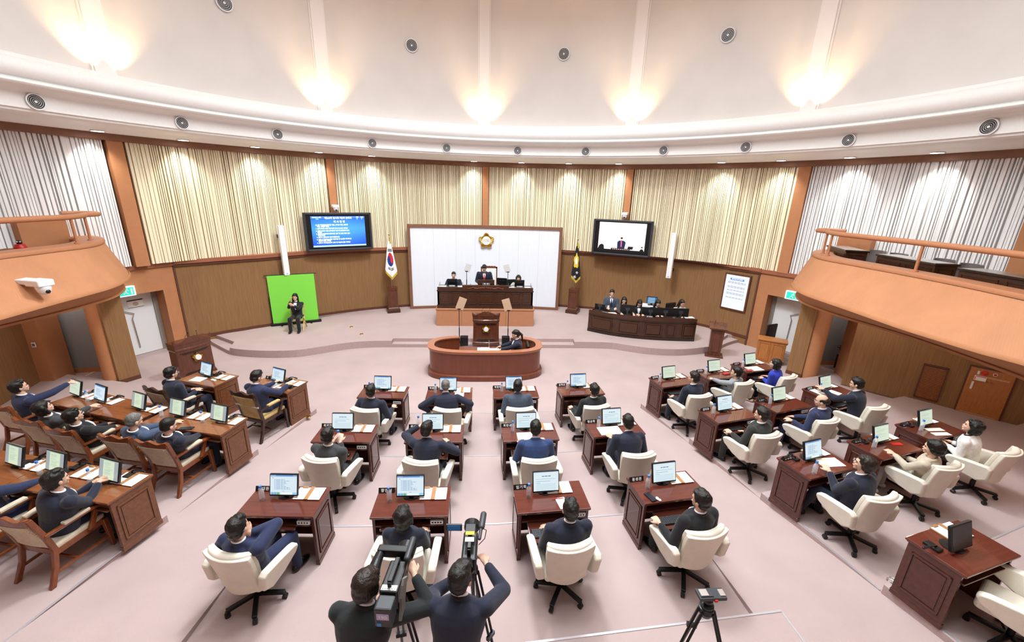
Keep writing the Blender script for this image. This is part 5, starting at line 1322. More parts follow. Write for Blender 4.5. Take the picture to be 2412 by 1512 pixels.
def baldesk(loc, rz, label, L=1.15):
    t = thing('balcony_desk', loc, rz, label, 'desk')
    MB().box(-L / 2, L / 2, -.22, .22, 0, .92).build('body', 'desk_dark', t, bevel=.006); MB().box(-L / 2 - .02, L / 2 + .02, -.25, .25, .92, .96).build('desk_top', 'desk_dark_trim', t, bevel=.004)
    MB().box(-L / 2 + .02, L / 2 - .02, -.22, .22, .961, .967).build('glass_top', 'silver', t)
    for x in (-L / 4, L / 4):
        b = MB(); raised_panel(b, x - L / 4 + .06, x + L / 4 - .06, .3, .86, -.22, .01, .03, 'y', -1); b.build('front_panel', 'desk_dark', t)
    b = MB(); raised_panel(b, -.16, .16, .3, .86, L / 2, .01, .03, 'x', 1); b.build('side_panel', 'desk_dark', t); return t
for (x, y), a, nm in (((9.22, 10.10), -112, 'far'), ((9.12, 8.25), -95, 'middle'), ((8.95, 6.35), -90, 'near')):
    baldesk((x + .05, y, 2.66), radians(a + 20 if False else a), 'dark desk with glass top on the right balcony, %s one' % nm, 1.4 if nm != 'far' else 1.2)
def balchair(loc, rz, label):
    t = thing('balcony_chair', loc, rz, label, 'chair', 'dark leather chairs on the right balcony')
    rs = []
    for j in range(7):
        v = j / 6; z = .42 + .52 * v; w_ = .25 * (1 - .18 * v ** 4)
        rs.append([(w_ * sin(a), -.22 - .06 * v + .16 * (1 - cos(a)) * 1.0, z + (-.0)) for a in [radians(-80 + 160 * i / 10) for i in range(11)]] + [((w_ - .05) * sin(a), -.17 - .06 * v + .16 * (1 - cos(a)), z) for a in [radians(80 - 160 * i / 10) for i in range(11)]])
    MB().rings(rs).build('backrest', 'grey_leather', t, smooth=True); MB().box(-.22, .22, -.2, .24, .38, .48).build('seat_cushion', 'grey_leather', t, bevel=.04); MB().tube([(0, 0, 0), (0, 0, .4)], .03).build('column', 'black_metal', t); return t
for k, ((x, y), nm) in enumerate((((9.75, 9.85), 'farthest'), ((9.75, 9.3), 'second farthest'), ((9.95, 8.45), 'middle'), ((9.75, 7.75), 'second nearest'), ((9.7, 6.35), 'nearest'))):
    balchair((x, y, 2.66), radians(95), 'dark leather chair on the right balcony, %s of the row' % nm)
# brass floor sockets on the stage
for x, y, nm in ((-4.55, 13.75, 'nearer the flag'), (-4.0, 13.0, 'nearer the steps')):
    tag(MB().lathe([(.001, 0), (.06, 0), (.055, .008), (.001, .009)], 20).build('floor_socket', 'gold', loc=(x, y, SZ), smooth=True), 'small brass floor socket on the left half of the stage, ' + nm, 'floor socket')
tag(MB().lathe([(.001, 0), (.05, 0), (.045, .006), (.001, .007)], 20).build('floor_socket', 'gold', loc=(-3.68, 7.95, .12), smooth=True), 'brass floor socket beside the desk with the person reading papers', 'floor socket')
# ================================================================ SEATS
def at(base, ang, x, y, z=0):
    a = radians(ang); return (base[0] + x * cos(a) - y * sin(a), base[1] + x * sin(a) + y * cos(a), z)
DESK = make_desk()
def seat(mid, ang, tz, where, name=None, kind=0, monx=-.04, my=.30, bot=(-.28, .27), fold=(.24, .38), strip=True, tray=None, mic=False, mrot=0, plate=(-.35, .44), plate_rot=0, bt=True):
    a = radians(ang)
    place(DESK, (mid[0], mid[1], tz), a, 'dark red wooden council desk, ' + where, group='council desks')
    z = tz + .75
    place(MON[kind], at(mid, ang, monx, my, z), a + radians(mrot), 'black monitor %s on desk, %s' % (['with taskbar page', 'with white document', 'with narrow page', 'with pale page', 'switched off'][kind], where))
    if bt and bot: place(BOT, at(mid, ang, *bot, z), 0, 'water bottle with blue cap on desk, ' + where)
    if fold: place(FOL, at(mid, ang, *fold, z), a, 'wooden document board with white papers on desk, ' + where)
    if strip: place(STRIP, at(mid, ang, .32, .014, tz + .619), a, 'white power strip under desk top, ' + where)
    if name: nameplate(name, at(mid, ang, *plate, z), a + radians(plate_rot), 'black name plate on desk, ' + where)
    if tray is not None:
        place(TRAY, at(mid, ang, -.05, .05 - tray, tz + .575), a, 'pulled out keyboard tray of desk, ' + where)
        place(KB, at(mid, ang, -.12, -.03 - tray + .02, tz + .594), a, 'black keyboard on the tray of desk, ' + where)
        place(MOU, at(mid, ang, .16, -.03 - tray + .02, tz + .593), a, 'black mouse on the tray of desk, ' + where)
    if mic: place(MIC, at(mid, ang, monx - .22, my + .12, z), a + pi, 'black microphone behind monitor, ' + where)
def echair(pos, tz, rot, where, sc_=1.0): 
    o = place(EXEC, (pos[0], pos[1], tz), radians(rot), 'ivory leather executive chair ' + where, group='ivory executive chairs'); o.scale = (sc_,) * 3; return o
N3, N2, N1 = 'nearest middle row, ', 'second middle row, ', 'far middle row, '
q = ['leftmost', 'second from left', 'second from right', 'rightmost']
seat((-2.43, 4.07), -3, .3, N3 + q[0], '서대환', 0, -.03, tray=-.1)
seat((-.87, 4.01), 0, .3, N3 + q[1], '황진선', 0, -.03, tray=-.1)
seat((.87, 4.05), 4, .3, N3 + q[2], '임기학', 1, -.05, tray=.16, fold=(.13, .40))
seat((2.47, 4.19), 8, .3, N3 + q[3], '윤성관', 1, -.02, tray=.14, strip=False)
seat((-2.23, 5.72), -2, .2, N2 + q[0], '최지현', 1, -.06, bt=False, tray=.10)
seat((-.79, 5.68), 0, .2, N2 + q[1], '최산용', 1, -.04, bt=False, tray=.08)
seat((.77, 5.70), 3, .2, N2 + q[2], '최민규', 1, -.05, tray=.08)
seat((2.25, 5.82), 6, .2, N2 + q[3], '정순학', 1, -.03, strip=False)
seat((-2.02, 7.36), -3, .1, N1 + q[0], '신현수', 0, -.03)
seat((-.69, 7.29), 0, .1, N1 + q[1], '박호근', 0, -.03)
seat((.65, 7.34), 2, .1, N1 + q[2], '박한태', 0, -.03)
seat((2.03, 7.46), 5, .1, N1 + q[3], '김혁성', 0, -.03)
RA, RB, RC_ = 'far right row, ', 'mid right row, ', 'near right row, '
q3_ = ['left end', 'centre', 'right end']
seat((4.24, 7.84), 14, .12, RA + q3_[0], '김학배', 3, -.08, bot=(-.36, .26), fold=(.2, .40), strip=False, tray=.04)
seat((5.46, 8.20), 14, .12, RA + q3_[1], '안정민', 3, -.06, bot=(-.32, .28), fold=(.2, .40), strip=False)
seat((6.60, 8.62), 15, .12, RA + q3_[2], '손준기', 3, -.06, bot=(-.3, .3), fold=(.25, .42), strip=False, tray=.05)
seat((4.52, 6.20), 14, .24, RB + q3_[0], '권미경', 1, -.04, bot=(-.30, .30), fold=(.24, .42), tray=0)
seat((5.83, 6.56), 16, .24, RB + q3_[1], '전병선', 3, -.04, bot=(-.28, .30), fold=(.24, .42), mic=True, tray=.08)
seat((7.22, 7.07), 18, .24, RB + q3_[2], '조창휘', 3, -.06, bot=(-.28, .28), fold=(.2, .42), strip=False, tray=.05)
seat((4.88, 4.57), 15, .36, RC_ + q3_[0], '안정환', 0, -.02, bot=(-.29, .08), fold=(.22, .44), mic=True)
seat((6.33, 4.97), 15, .36, RC_ + q3_[1], '유오현', 3, -.02, bot=(-.25, .26), fold=(.26, .42), mic=True, strip=False)
seat((7.62, 5.44), 15, .36, RC_ + q3_[2], '홍기상', 3, -.06, bot=(-.27, .25), fold=(.2, .44), mic=True)
seat((5.19, 2.95), 14, .48, 'standing empty at the lower right corner', None, 4, -.12, .22, bot=None, fold=(.12, .42), strip=False, mic=True, mrot=0)
# chairs (pos, tier, facing)
echair((-2.49, 3.66), .3, -14, 'under the person resting head on hand, nearest row')
echair((-.85, 3.62), .3, -3, 'behind the nearer left news camera operator, nearest row')
echair((.90, 3.64), .3, 6, 'under the third person from left, nearest row')
echair((2.43, 3.77), .3, 11, 'turned left under the rightmost person, nearest row')
echair((-2.24, 5.34), .2, -12, 'leftmost of the second nearest row')
echair((-.84, 5.25), .2, -10, 'second from left of the second nearest row')
echair((.78, 5.25), .2, 3, 'second from right of the second nearest row')
echair((2.27, 5.34), .2, 4, 'rightmost of the second nearest row')
echair((-2.06, 6.90), .1, -12, 'leftmost of the far row of the middle block')
echair((-.62, 6.88), .1, -8, 'of the far row, under the cropped-hair person')
echair((.65, 6.90), .1, 2, 'second from right of the far row of the middle block')
echair((2.05, 6.96), .1, 10, 'rightmost of the far row of the middle block')
echair((4.22, 7.33), .12, 12, 'left end of the far row of the right block')
echair((5.46, 7.90), .12, 20, 'under the person in light grey, far row of right block')
echair((6.65, 8.18), .12, 24, 'under the person in royal blue, right block')
echair((4.50, 5.74), .24, 12, 'left end of the middle row of the right block')
echair((5.86, 6.16), .24, 16, 'under the balding person in the right block')
echair((7.22, 6.60), .24, 14, 'right end of the middle row of the right block')
echair((4.90, 4.17), .36, 8, 'left end of the near row of the right block')
echair((6.42, 4.74), .36, 12, 'under the person in beige, right block')
echair((7.72, 5.03), .36, 18, 'under the person in white, right block')
echair((5.30, 2.74), .48, 30, 'standing empty at the lower right corner')
# extras on council desks
def sheet(mid, ang, x, y, z, w_, d_, label, rot=0, m='paper', h=.004, nm='paper_sheet', cat='paper'):
    return tag(MB().box(-w_ / 2, w_ / 2, -d_ / 2, d_ / 2, 0, h).build(nm, m, mx=Matrix.Translation(at(mid, ang, x, y, z)) @ Matrix.Rotation(radians(ang + rot), 4, 'Z')), label, cat)
sheet((.87, 4.05), 4, .12, .12, 1.052, .12, .19, 'white notepad with red pen on desk, nearest row, second from right', 8)
tag(MB().cap((-.07, 0, 0), (.07, .01, 0), .004, .004, 6).build('red_pen', 'red_paint', mx=Matrix.Translation(at((.87, 4.05), 4, .08, .19, 1.062))), 'red pen lying on the white notepad', 'pen')
sheet((2.47, 4.19), 8, -.33, .10, 1.05, .075, .16, 'black folding phone case on the rightmost desk, nearest row', 12, 'phone_dark', .018, 'phone_case', 'phone case')
tag(MB().ell((0, 0, .01), (.022, .03, .014)).ell((.02, -.03, .01), (.02, .022, .012)).build('earbud_case', 'white_plastic', loc=at((2.47, 4.19), 8, -.255, .06, 1.05), smooth=True), 'small white earphone bundle beside the black phone case', 'earphones')
sheet((.77, 5.70), 3, -.06, .13, .951, .32, .21, 'white papers on desk, second nearest row, second from right', 0)
sheet((2.25, 5.82), 6, -.12, .15, .951, .38, .24, 'open white booklet on the rightmost desk, second nearest row', 0, 'paper_cream', .008, 'booklet', 'booklet')
sheet((-.69, 7.29), 0, .2, .2, .851, .18, .18, 'white paper before the cropped-hair person, far row of middle block', 0)
sheet((6.60, 8.62), 15, -.12, .12, .871, .36, .24, 'open booklet before the person in royal blue', -5, 'paper_cream', .008, 'booklet', 'booklet')
sheet((6.60, 8.62), 15, -.33, .06, .871, .16, .08, 'red wallet on the desk before the person in royal blue', 0, 'red_leather', .02, 'wallet', 'wallet')
sheet((5.46, 8.20), 14, .17, .18, .871, .15, .09, 'red wallet on the desk before the person in light grey', 0, 'red_leather', .025, 'wallet', 'wallet')
sheet((7.22, 7.07), 18, -.3, .3, .991, .16, .22, 'paper left of the monitor before the person in navy, right block', 0)
sheet((7.22, 7.07), 18, .02, .16, .991, .16, .2, 'paper under the pointing hand, right block', 10)
sheet((4.88, 4.57), 15, .18, .20, 1.111, .36, .20, 'cream paper on desk at left end of near row, right block', -12, 'paper_cream', .004)
sheet((7.62, 5.44), 15, .0, .20, 1.111, .30, .09, 'upper cream paper strip before the person in white', -14, 'paper_cream', .004)
sheet((7.62, 5.44), 15, -.06, .08, 1.111, .30, .09, 'lower cream paper strip before the person in white', -14, 'paper_cream', .004)
sheet((6.33, 4.97), 15, .22, .22, 1.111, .17, .07, 'red card before the person in beige', -14, 'red_paint', .006, 'red_card', 'card')
# ---- left block: officials
def longdesk(mid, ang, tz, L, label, dp=.55):
    o = make_desk(L, dp, False, True, 'official_desk'); o.location = (mid[0], mid[1], tz); o.rotation_euler = (0, 0, radians(ang)); o['label'] = label; return o
def lset(mid, ang, tz, spots, where, lx=None):
    for k, (mx_, kind, bx, fx, nm) in enumerate(spots):
        z = tz + .75
        place(MON[kind], at(mid, ang, mx_, .30, z), radians(ang - 6), 'black monitor %s, %s' % (where, nm))
        place(MIC, at(mid, ang, mx_ + .10, .47, z), radians(ang), 'black microphone beside the monitor %s, %s' % (where, nm))
        if bx is not None: place(BOT, at(mid, ang, bx, .26, z), 0, 'water bottle with blue cap %s, %s' % (where, nm))
        if fx is not None: place(FOL, at(mid, ang, fx, .40, z), radians(ang), 'wooden document board with papers %s, %s' % (where, nm))
longdesk((-5.85, 7.99), -20, .12, .95, 'brown wooden desk of the official in front of the left lectern', .58)
longdesk((-4.31, 7.71), -20, .12, .95, 'brown wooden desk of the person reading papers, left block', .58)
lset((-5.85, 7.99), -20, .12, [(-.08, 0, None, .30, 'before the left lectern')], 'front left official desk')
lset((-4.31, 7.71), -20, .12, [(-.02, 0, None, .32, 'before the person reading')], 'on the front right official desk')
longdesk((-4.84, 6.07), -14, .24, 1.52, 'long brown two-person official desk, middle row of left block, right end'); longdesk((-6.18, 6.46), -18, .24, 1.0, 'brown official desk, middle row of left block, centre'); longdesk((-7.15, 6.80), -20, .24, 1.0, 'brown official desk, middle row of left block, left end')
lset((-4.84, 6.07), -14, .24, [(-.36, 2, -.62, -.02, 'third from right'), (.44, 2, .18, .59, 'rightmost')], 'mid left row')
lset((-6.18, 6.46), -18, .24, [(.18, 2, None, .40, 'centre')], 'mid left row second desk')
lset((-7.15, 6.80), -20, .24, [(-.36, 3, None, -.1, 'far left'), (.28, 0, .04, .42, 'left of centre')], 'mid left row third desk')
longdesk((-5.15, 4.44), -13, .36, 1.54, 'long brown two-person official desk, near row of left block, right end'); longdesk((-6.64, 4.80), -14, .36, 1.5, 'long brown official desk cut by the left edge, near row')
lset((-5.15, 4.44), -13, .36, [(-.40, 2, -.58, -.02, 'second from right'), (.42, 2, .20, .59, 'rightmost')], 'near left row')
lset((-6.64, 4.80), -14, .36, [(.46, 2, None, .70, 'leftmost visible')], 'near left row outer desk')
def wchair(pos, tz, rot, label, k=0): return place(WOOD[k], (pos[0], pos[1], tz), radians(rot), label, group='wooden armchairs of the officials' if k == 0 else None)
wchair((-5.90, 7.56), .12, -22, 'dark carved armchair with beige back, under the official at the left lectern', 1)
o = place(WOOD[2], (-4.25, 7.38, .12), radians(-20), 'dark carved armchair with gold patterned back and white strap')
wchair((-4.69, 5.80), .24, -12, 'wooden armchair at right end of middle row, left block'); wchair((-5.32, 5.96), .24, -12, 'wooden armchair under the grey-haired person'); wchair((-6.25, 6.16), .24, -14, 'wooden armchair under the person with glasses, left block')
wchair((-6.98, 6.44), .24, -14, 'wooden armchair under the person in grey, left block'); wchair((-7.88, 6.90), .24, -14, 'wooden armchair at the left end of the middle row')
wchair((-4.94, 4.22), .36, -12, 'wooden armchair nearest, under the person with clasped hands'); wchair((-5.82, 4.42), .36, -12, 'wooden armchair cut by the left edge, near row')
sheet((-5.85, 7.99), -20, -.12, .16, .871, .26, .20, 'white paper on the front left official desk', 8)
sheet((-4.31, 7.71), -20, -.05, .20, .871, .30, .22, 'papers being read on the front right official desk', 0)
sheet((-4.31, 7.71), -20, .36, .22, .871, .16, .14, 'black mouse pad on the front right official desk', 0, 'black_plastic', .003, 'mouse_pad', 'mouse pad')
place(MOU, at((-4.31, 7.71), -20, .36, .22, .874), 0, 'grey mouse on the black pad, front right official desk')
def cup(loc, label):
    t = thing('paper_cup', loc, 0, label, 'cup'); MB().lathe([(.001, 0), (.026, 0), (.036, .1), (.033, .1), (.024, .006), (.001, .006)], 18).build('cup_wall', 'glass_sheet', t, smooth=True); return t
cup(at((-4.31, 7.71), -20, .25, .22, .87), 'clear cup on the front right official desk'); cup(at((-5.85, 7.99), -20, .16, .36, .87), 'clear cup on the front left official desk')
sheet((-5.85, 7.99), -20, .22, .22, .871, .10, .05, 'folded cream tissue on the front left official desk', 0, 'paper_cream', .02, 'tissue', 'tissue')
sheet((-4.31, 7.71), -20, .20, .12, .871, .10, .05, 'folded white tissue on the front right official desk', 0, 'paper', .02, 'tissue', 'tissue')
nameplate('부시장', at((-5.85, 7.99), -20, -.32, .42, .87), radians(-20), 'black name plate on the front left official desk', .2)
nameplate('시   장', at((-4.31, 7.71), -20, -.32, .40, .87), radians(-20), 'black name plate on the front right official desk', .2)
sheet((-4.84, 6.07), -14, .10, .04, .991, .20, .08, 'dark phone on the official desk, middle row of left block', 18, 'phone_dark', .012, 'mobile_phone', 'phone')
# ================================================================ PEOPLE
def P(label, pos, tz, yaw, hx=None, **k):
    if hx:
        a = radians(-yaw); dx, dy = hx[0] - pos[0], hx[1] - pos[1]
        k['lean'] = (max(-.16, min(.16, dx * cos(a) - dy * sin(a))), max(-.2, min(.16, dx * sin(a) + dy * cos(a) + .035)))
    return person(label, (pos[0], pos[1], tz), radians(yaw), **k)
arm = lambda z=.69: [(-.29, .12, z), (.29, .12, z)]
# nearest row
P('person in bright navy suit resting the head on the right hand, nearest row leftmost', (-2.47, 3.72), 0.3, -18, hx=(-2.46, 3.53), suit='navy', hands=[(-.27, .12, .66), (.12, -.12, 1.00)], poles=[(-.6, -.3, -.6), (.7, .8, -.3)], head=(12, 4), tie='tie_stripe', hand_dirs=[None, ((-.15, -.05, 1), (-1, 0, 0))], curl=.25)
P('person with short dark bob in dark navy jacket, nearest row behind the camera operators', (-0.84, 3.7), 0.3, -3, hx=(-0.84, 3.63), suit='dark_navy', sex='f', hair='bob', collar=None, head=(0, 10))
P('person in dark navy suit facing the screen, nearest row, third from left', (0.9, 3.7), 0.3, 6, hx=(0.94, 3.63), suit='dark_navy', head=(-4, 4), hair='short')
P('person in black navy suit turned left with hand on armrest, nearest row rightmost', (2.45, 3.84), 0.3, 16, hx=(2.46, 3.73), suit='black', head=(16, 2), hands=[(-.33, .16, .70), (.20, .2, .60)], tie=None, hair='short')
# second nearest
P('person in charcoal suit lifting a bottle to the mouth, second nearest row leftmost', (-2.22, 5.38), 0.2, -12, hx=(-2.21, 5.28), suit='charcoal', hands=[(-.05, .13, .90), (.06, .13, .90)], head=(4, 0), hair='short')
P('person in navy suit reaching for a bottle, second nearest row second from left', (-0.82, 5.32), 0.2, -8, hx=(-0.84, 5.46), suit='dark_navy', hands=[(-.24, .40, 1.0), (.22, .32, .80)], head=(-16, 0), poles=[(-.9, 0, -.3), (.9, 0, -.5)])
P('person in blue suit seen from behind, second nearest row second from right', (0.78, 5.32), 0.2, 2, hx=(0.78, 5.40), suit='blue_navy', hands=[(-.2, .28, .76), (.2, .28, .76)], head=(0, -14))
P('person in dark navy suit bending over papers, second nearest row rightmost', (2.28, 5.44), 0.2, 8, hx=(2.26, 5.62), suit='dark_navy', hands=[(-.2, .28, .78), (.22, .28, .76)], head=(0, -16), tall=1.0)
# far row
P('person in dark navy suit twisting to the right, far row leftmost', (-2.03, 6.96), 0.1, -14, hx=(-2.03, 6.88), suit='dark_navy', hands=[(-.32, .06, .68), (.30, .14, .72)], head=(14, 4))
P('person with cropped grey hair and broad navy jacket, far row second from left', (-0.68, 6.98), 0.1, 2, hx=(-0.72, 7.11), suit='dark_navy', hair='crop', hcol='hair_grey', hands=[(-.34, .12, .62), (.36, .10, .60)], head=(0, -8), belly=.03, poles=[(-1, -.5, 0), (1, -.5, 0)])
P('person in slate navy suit, far row second from right', (0.65, 6.98), 0.1, 2, hx=(0.64, 7.09), suit='steel_blue', head=(-8, 8), pants='dark_navy')
P('person in black suit leaning back with hand on armrest, far row rightmost', (2.05, 7.02), 0.1, 16, hx=(2.05, 6.89), suit='black', head=(10, 4), hands=[(-.33, .14, .68), (.2, .2, .58)], belly=.01)
# right block
P('person in dark navy suit in profile, far row of right block, left end', (4.24, 7.42), 0.12, 20, hx=(4.22, 7.36), suit='dark_navy', head=(24, 2), hands=[(-.2, .3, .62), (.2, .28, .62)])
P('person in light grey jacket leaning on the desk, far row of right block', (5.45, 7.94), 0.12, 28, hx=(5.36, 7.76), suit='grey', sex='f', hair='short', head=(18, 4), hands=[(-.22, .32, .76), (.18, .28, .62)], collar=None, pants='charcoal')
P('person in royal blue jacket with wavy black hair, right block', (6.66, 8.24), 0.12, 32, hx=(6.54, 8.19), suit='royal', sex='f', hair='bob', head=(12, 4), hands=[(-.10, .28, .66), (.10, .28, .66)], collar=None, pants='black', glasses=True, shoes='skin_hose')
P('person in black coat leaning back, middle row of right block, left end', (4.54, 5.82), 0.24, 24, hx=(4.52, 5.71), suit='green_charcoal', head=(18, 2), hands=[(-.30, .26, .70), (.1, .3, .6)], belly=.04)
P('balding person in bright navy suit and glasses, middle row of right block', (5.9, 6.22), 0.24, 24, hx=(5.91, 6.13), suit='navy', hair='thin', hcol='hair_brown', head=(22, -2), hands=[(-.32, .22, .70), (-.05, .38, .66)], glasses=True, belly=.02)
P('person in navy suit pointing at the monitor, middle row of right block, right end', (7.22, 6.76), 0.24, 28, hx=(7.19, 6.81), suit='dark_navy', head=(14, -4), hands=[(-.18, .50, .88), (.2, .3, .64)], curl=.2)
P('person with dark fluffy hair and glasses in navy suit, near row of right block', (4.92, 4.26), 0.36, 20, hx=(4.87, 4.24), suit='dark_navy', hair='fluffy', hcol='hair_brown', head=(30, 12), hands=[(-.08, .30, .82), (.06, .28, .64)], glasses=True, shoes='black_plastic', foot=(.5, .4), belly=.03, tie=None)
P('person in beige jacket with short black hair, near row of right block', (6.42, 4.8), 0.36, 26, hx=(6.28, 4.63), suit='beige', sex='f', hair='fluffy', head=(14, 4), hands=[(-.16, .26, .76), (.12, .26, .66)], collar=None, pants='light_grey', shoes='shoe_white')
P('person in white jacket with black bob, near row of right block, right end', (7.62, 5.16), 0.36, 26, hx=(7.52, 5.16), suit='white', sex='f', hair='bob', head=(16, 14), hands=[(-.10, .28, .68), (.08, .28, .68)], collar='cloth_black', pants='black')
# left block
P('person in navy suit with glasses seated by the left lectern', (-5.86, 7.62), 0.12, -28, hx=(-5.96, 7.6), suit='dark_navy', glasses=True, head=(0, -4), hands=[(-.05, .28, .70), (.08, .28, .70)], belly=.02)
P('person in navy suit reading papers, front right official desk', (-4.24, 7.44), 0.12, -22, hx=(-4.32, 7.42), suit='navy', hair='short', head=(-4, -18), hands=[(-.12, .40, .84), (.2, .40, .84)])
P('person in dark navy suit with checked collar, right end of middle row, left block', (-4.66, 5.84), 0.24, -20, hx=(-4.61, 5.6), suit='dark_navy', hair='crop', head=(-6, -10), hands=[(-.05, .34, .68), (.08, .34, .68)])
P('person with grey hair in slate blue suit, middle row of left block', (-5.28, 6.0), 0.24, -22, hx=(-5.17, 5.74), suit='slate', hair='crop', hcol='hair_grey', head=(-6, -10), hands=[(.0, .36, .72), (.18, .38, .78)])
P('person with glasses in black suit leaning back, middle row of left block', (-6.23, 6.2), 0.24, -24, hx=(-6.16, 5.94), suit='black', glasses=True, head=(-2, 12), hands=[(-.1, .3, .64), (.1, .3, .64)])
P('person with dark bob in charcoal jacket looking up, middle row of left block', (-6.96, 6.48), 0.24, -24, hx=(-6.84, 6.24), suit='charcoal', sex='f', hair='bob', head=(-8, 22), hands=[(-.12, .36, .68), (.2, .42, .84)])
P('person in navy suit pointing with a pencil, left end of middle row', (-7.84, 6.94), 0.24, -26, hx=(-7.8, 6.82), suit='navy', head=(-8, 12), hands=[(.0, .3, .68), (.26, .42, 1.02)], poles=[(-.8, -.4, -.6), (.8, .2, -.8)], curl=.3, hair='short')
tag(MB().cap((0, 0, 0), (.10, .06, .05), .005, .004, 6).build('yellow_pencil', 'tan_wood', loc=(-7.03, 7.13, 1.44)), 'yellow pencil held by the pointing person at the left', 'pencil')
P('person in dark suit with clasped hands on desk, near row of left block', (-4.92, 4.26), 0.36, -22, hx=(-4.8, 4.22), suit='dark_navy', hair='short', head=(0, 6), hands=[(.02, .34, .82), (.08, .35, .82)], belly=.03, curl=.9)
P('person in navy suit leaning back, cut by the left edge', (-5.8, 4.46), .36, -24, hx=(-5.86, 4.36), suit='navy', head=(0, 4), hands=[(-.1, .3, .66), (.12, .42, .72)])
# podium, staff, interpreter, stenographer
P('person standing at the podium in dark suit with red tie', (-.02, 14.86), .66, 180, sit=False, suit='dark_navy', tie='tie_red', head=(0, -28), lean=(0, .14), hands=[(-.2, .34, .98), (.2, .34, .98)], far=True, tall=.94, poles=[(-.35, -.8, -.2), (.35, -.8, -.2)])
P('person with glasses and dark tie seated at the left end of the podium', (-1.13, 14.95), .66, 180, suit='dark_navy', tie='tie_dark', glasses=True, far=True, hair='crop', head=(0, -10), hands=[(-.28, .40, .80), (.28, .40, .80)], lean=(0, .06), seat=.47)
P('person with black bob in grey jacket seated at the right end of the podium', (1.18, 14.9), .66, 176, suit='light_grey', sex='f', hair='bob', collar='cloth_black', far=True, head=(0, -6), hands=[(-.2, .3, .8), (.3, .34, .78)], lean=(-.05, .08), pants='black')
P('person in black suit signing with both hands before the green screen', (-6.2, 13.50), SZ, 188, suit='black', sex='f', hair='long', far=True, hands=[(-.02, .28, .88), (.08, .20, 1.0)], head=(0, -4), seat=.38, hand_dirs=[((.7, .1, .4), (0, -1, 0)), ((-.2, .1, 1), (-1, 0, 0))], lean=(0, -.02))
P('person standing in grey blue suit at the left of the staff desk', (4.42, 13.72), SZ, 180 - 15, seat=.56, suit='steel_blue', tie='tie_dark', far=True, head=(0, -4), hands=[(-.16, .34, .84), (.12, .34, .84)], vest='slat_white', lanyard=True)
P('person with long hair in brown jacket at the staff desk, left half', (4.76, 13.38), SZ, 180 - 12, suit='charcoal', sex='f', hair='long', far=True, head=(0, -16), hands=[(-.3, .4, .78), (.1, .34, .76)], seat=.43)
P('person with long hair looking down at the middle of the staff desk', (5.24, 13.28), SZ, 180 - 8, suit='black', sex='f', hair='long', far=True, head=(0, -30), hands=[(-.1, .34, .76), (.1, .34, .76)], lean=(0, .08), seat=.42)
P('person in black with side-swept hair, right of the middle of staff desk', (5.84, 13.22), SZ, 180 - 4, suit='black', sex='f', hair='long', far=True, head=(14, -24), hands=[(-.1, .34, .76), (.1, .34, .76)], lean=(0, .06), seat=.42)
P('person with black face mask at the right end of the staff desk', (6.68, 13.22), SZ, 180 + 4, suit='light_grey', sex='f', hair='long', far=True, head=(20, -18), hands=[(-.05, .42, .76), (.2, .38, .76)], lean=(0, .04), pants='black', seat=.42)
P('stenographer with ponytail in dark suit inside the oval booth', (.84, 10.35), 0, 90, suit='dark_navy', sex='f', hair='ponytail', far=True, head=(0, -14), hands=[(-.12, .40, .76), (.12, .40, .76)], lean=(0, .02), seat=.46)
# ---- news crew in the foreground
def tripod(t, top, spread, m='black_metal', ang0=90, name='tripod_leg', cx=0, cy=0):
    for k in range(3):
        a = radians(ang0 + 120 * k); d = Vector((cos(a), sin(a), 0)); ft = Vector((cx, cy, 0)) + d * spread; hd = Vector((cx, cy, top)) + d * .06; n = Vector((-d.y, d.x, 0)) * .022
        b = MB(); mid = hd.lerp(ft, .5); b.tube([hd + n, mid + n], .011, 8); b.tube([hd - n, mid - n], .011, 8); b.tube([mid, ft], .013, 8); b.bar(mid - n * 2, mid + n * 2, .03, .04); b.ell(ft, (.022, .022, .015)); b.build(name, m, t)
    MB().lathe([(.05, top - .06), (.065, top - .02), (.06, top + .02), (.03, top + .03)], 20, (cx, cy)).build('crown', 'black_plastic', t)
TZ = .4
c1 = thing('shoulder_video_camera', (-.65, 2.40, 1.92), radians(-6), 'large shoulder video camera with viewfinder beside the left news camera operator', 'video camera')
c1.scale = (1.22, 1.02, 1.05)
MB().box(-.055, .055, -.14, .12, -.08, .08).build('camera_body', 'black_plastic', c1, bevel=.012); MB().box(-.05, .05, -.26, -.15, -.09, .07).build('battery', 'dark_grey', c1, bevel=.012)
MB().box(-.035, .035, -.262, -.26, -.02, .03).build('battery_label', 'lavender', c1); MB().box(-.035, -.01, -.2635, -.26, -.075, -.05).build('blue_sticker', 'blue_label', c1)
writing('190', .035, 'text_white', c1, T(0, -.264, .005))
MB().rings([[(r * cos(2 * pi * k / 20), y, .0 + r * sin(2 * pi * k / 20)) for k in range(20)] for r, y in ((.045, .12), (.05, .14), (.05, .22), (.06, .24), (.062, .33), (.05, .33))]).build('lens', 'black_metal', c1)
MB().bar((0, -.10, .12), (0, .10, .12), .026, .022).box(-.012, .012, -.11, -.08, .07, .12).box(-.012, .012, .08, .11, .07, .12).build('carry_handle', 'black_plastic', c1, bevel=.004)
MB().box(-.15, .06, .15, .21, .06, .13).build('viewfinder_body', 'black_plastic', c1, bevel=.01)
MB().tube([(-.13, .15, .095), (-.13, .08, .095), (-.13, .04, .09), (-.13, .0, .085)], [.028, .032, .036, .042], 16).build('eyepiece', 'black_metal', c1)
MB().cap((.055, .10, .12), (.055, .27, .13), .020, .020, 12).build('microphone', 'dark_grey', c1, smooth=True)
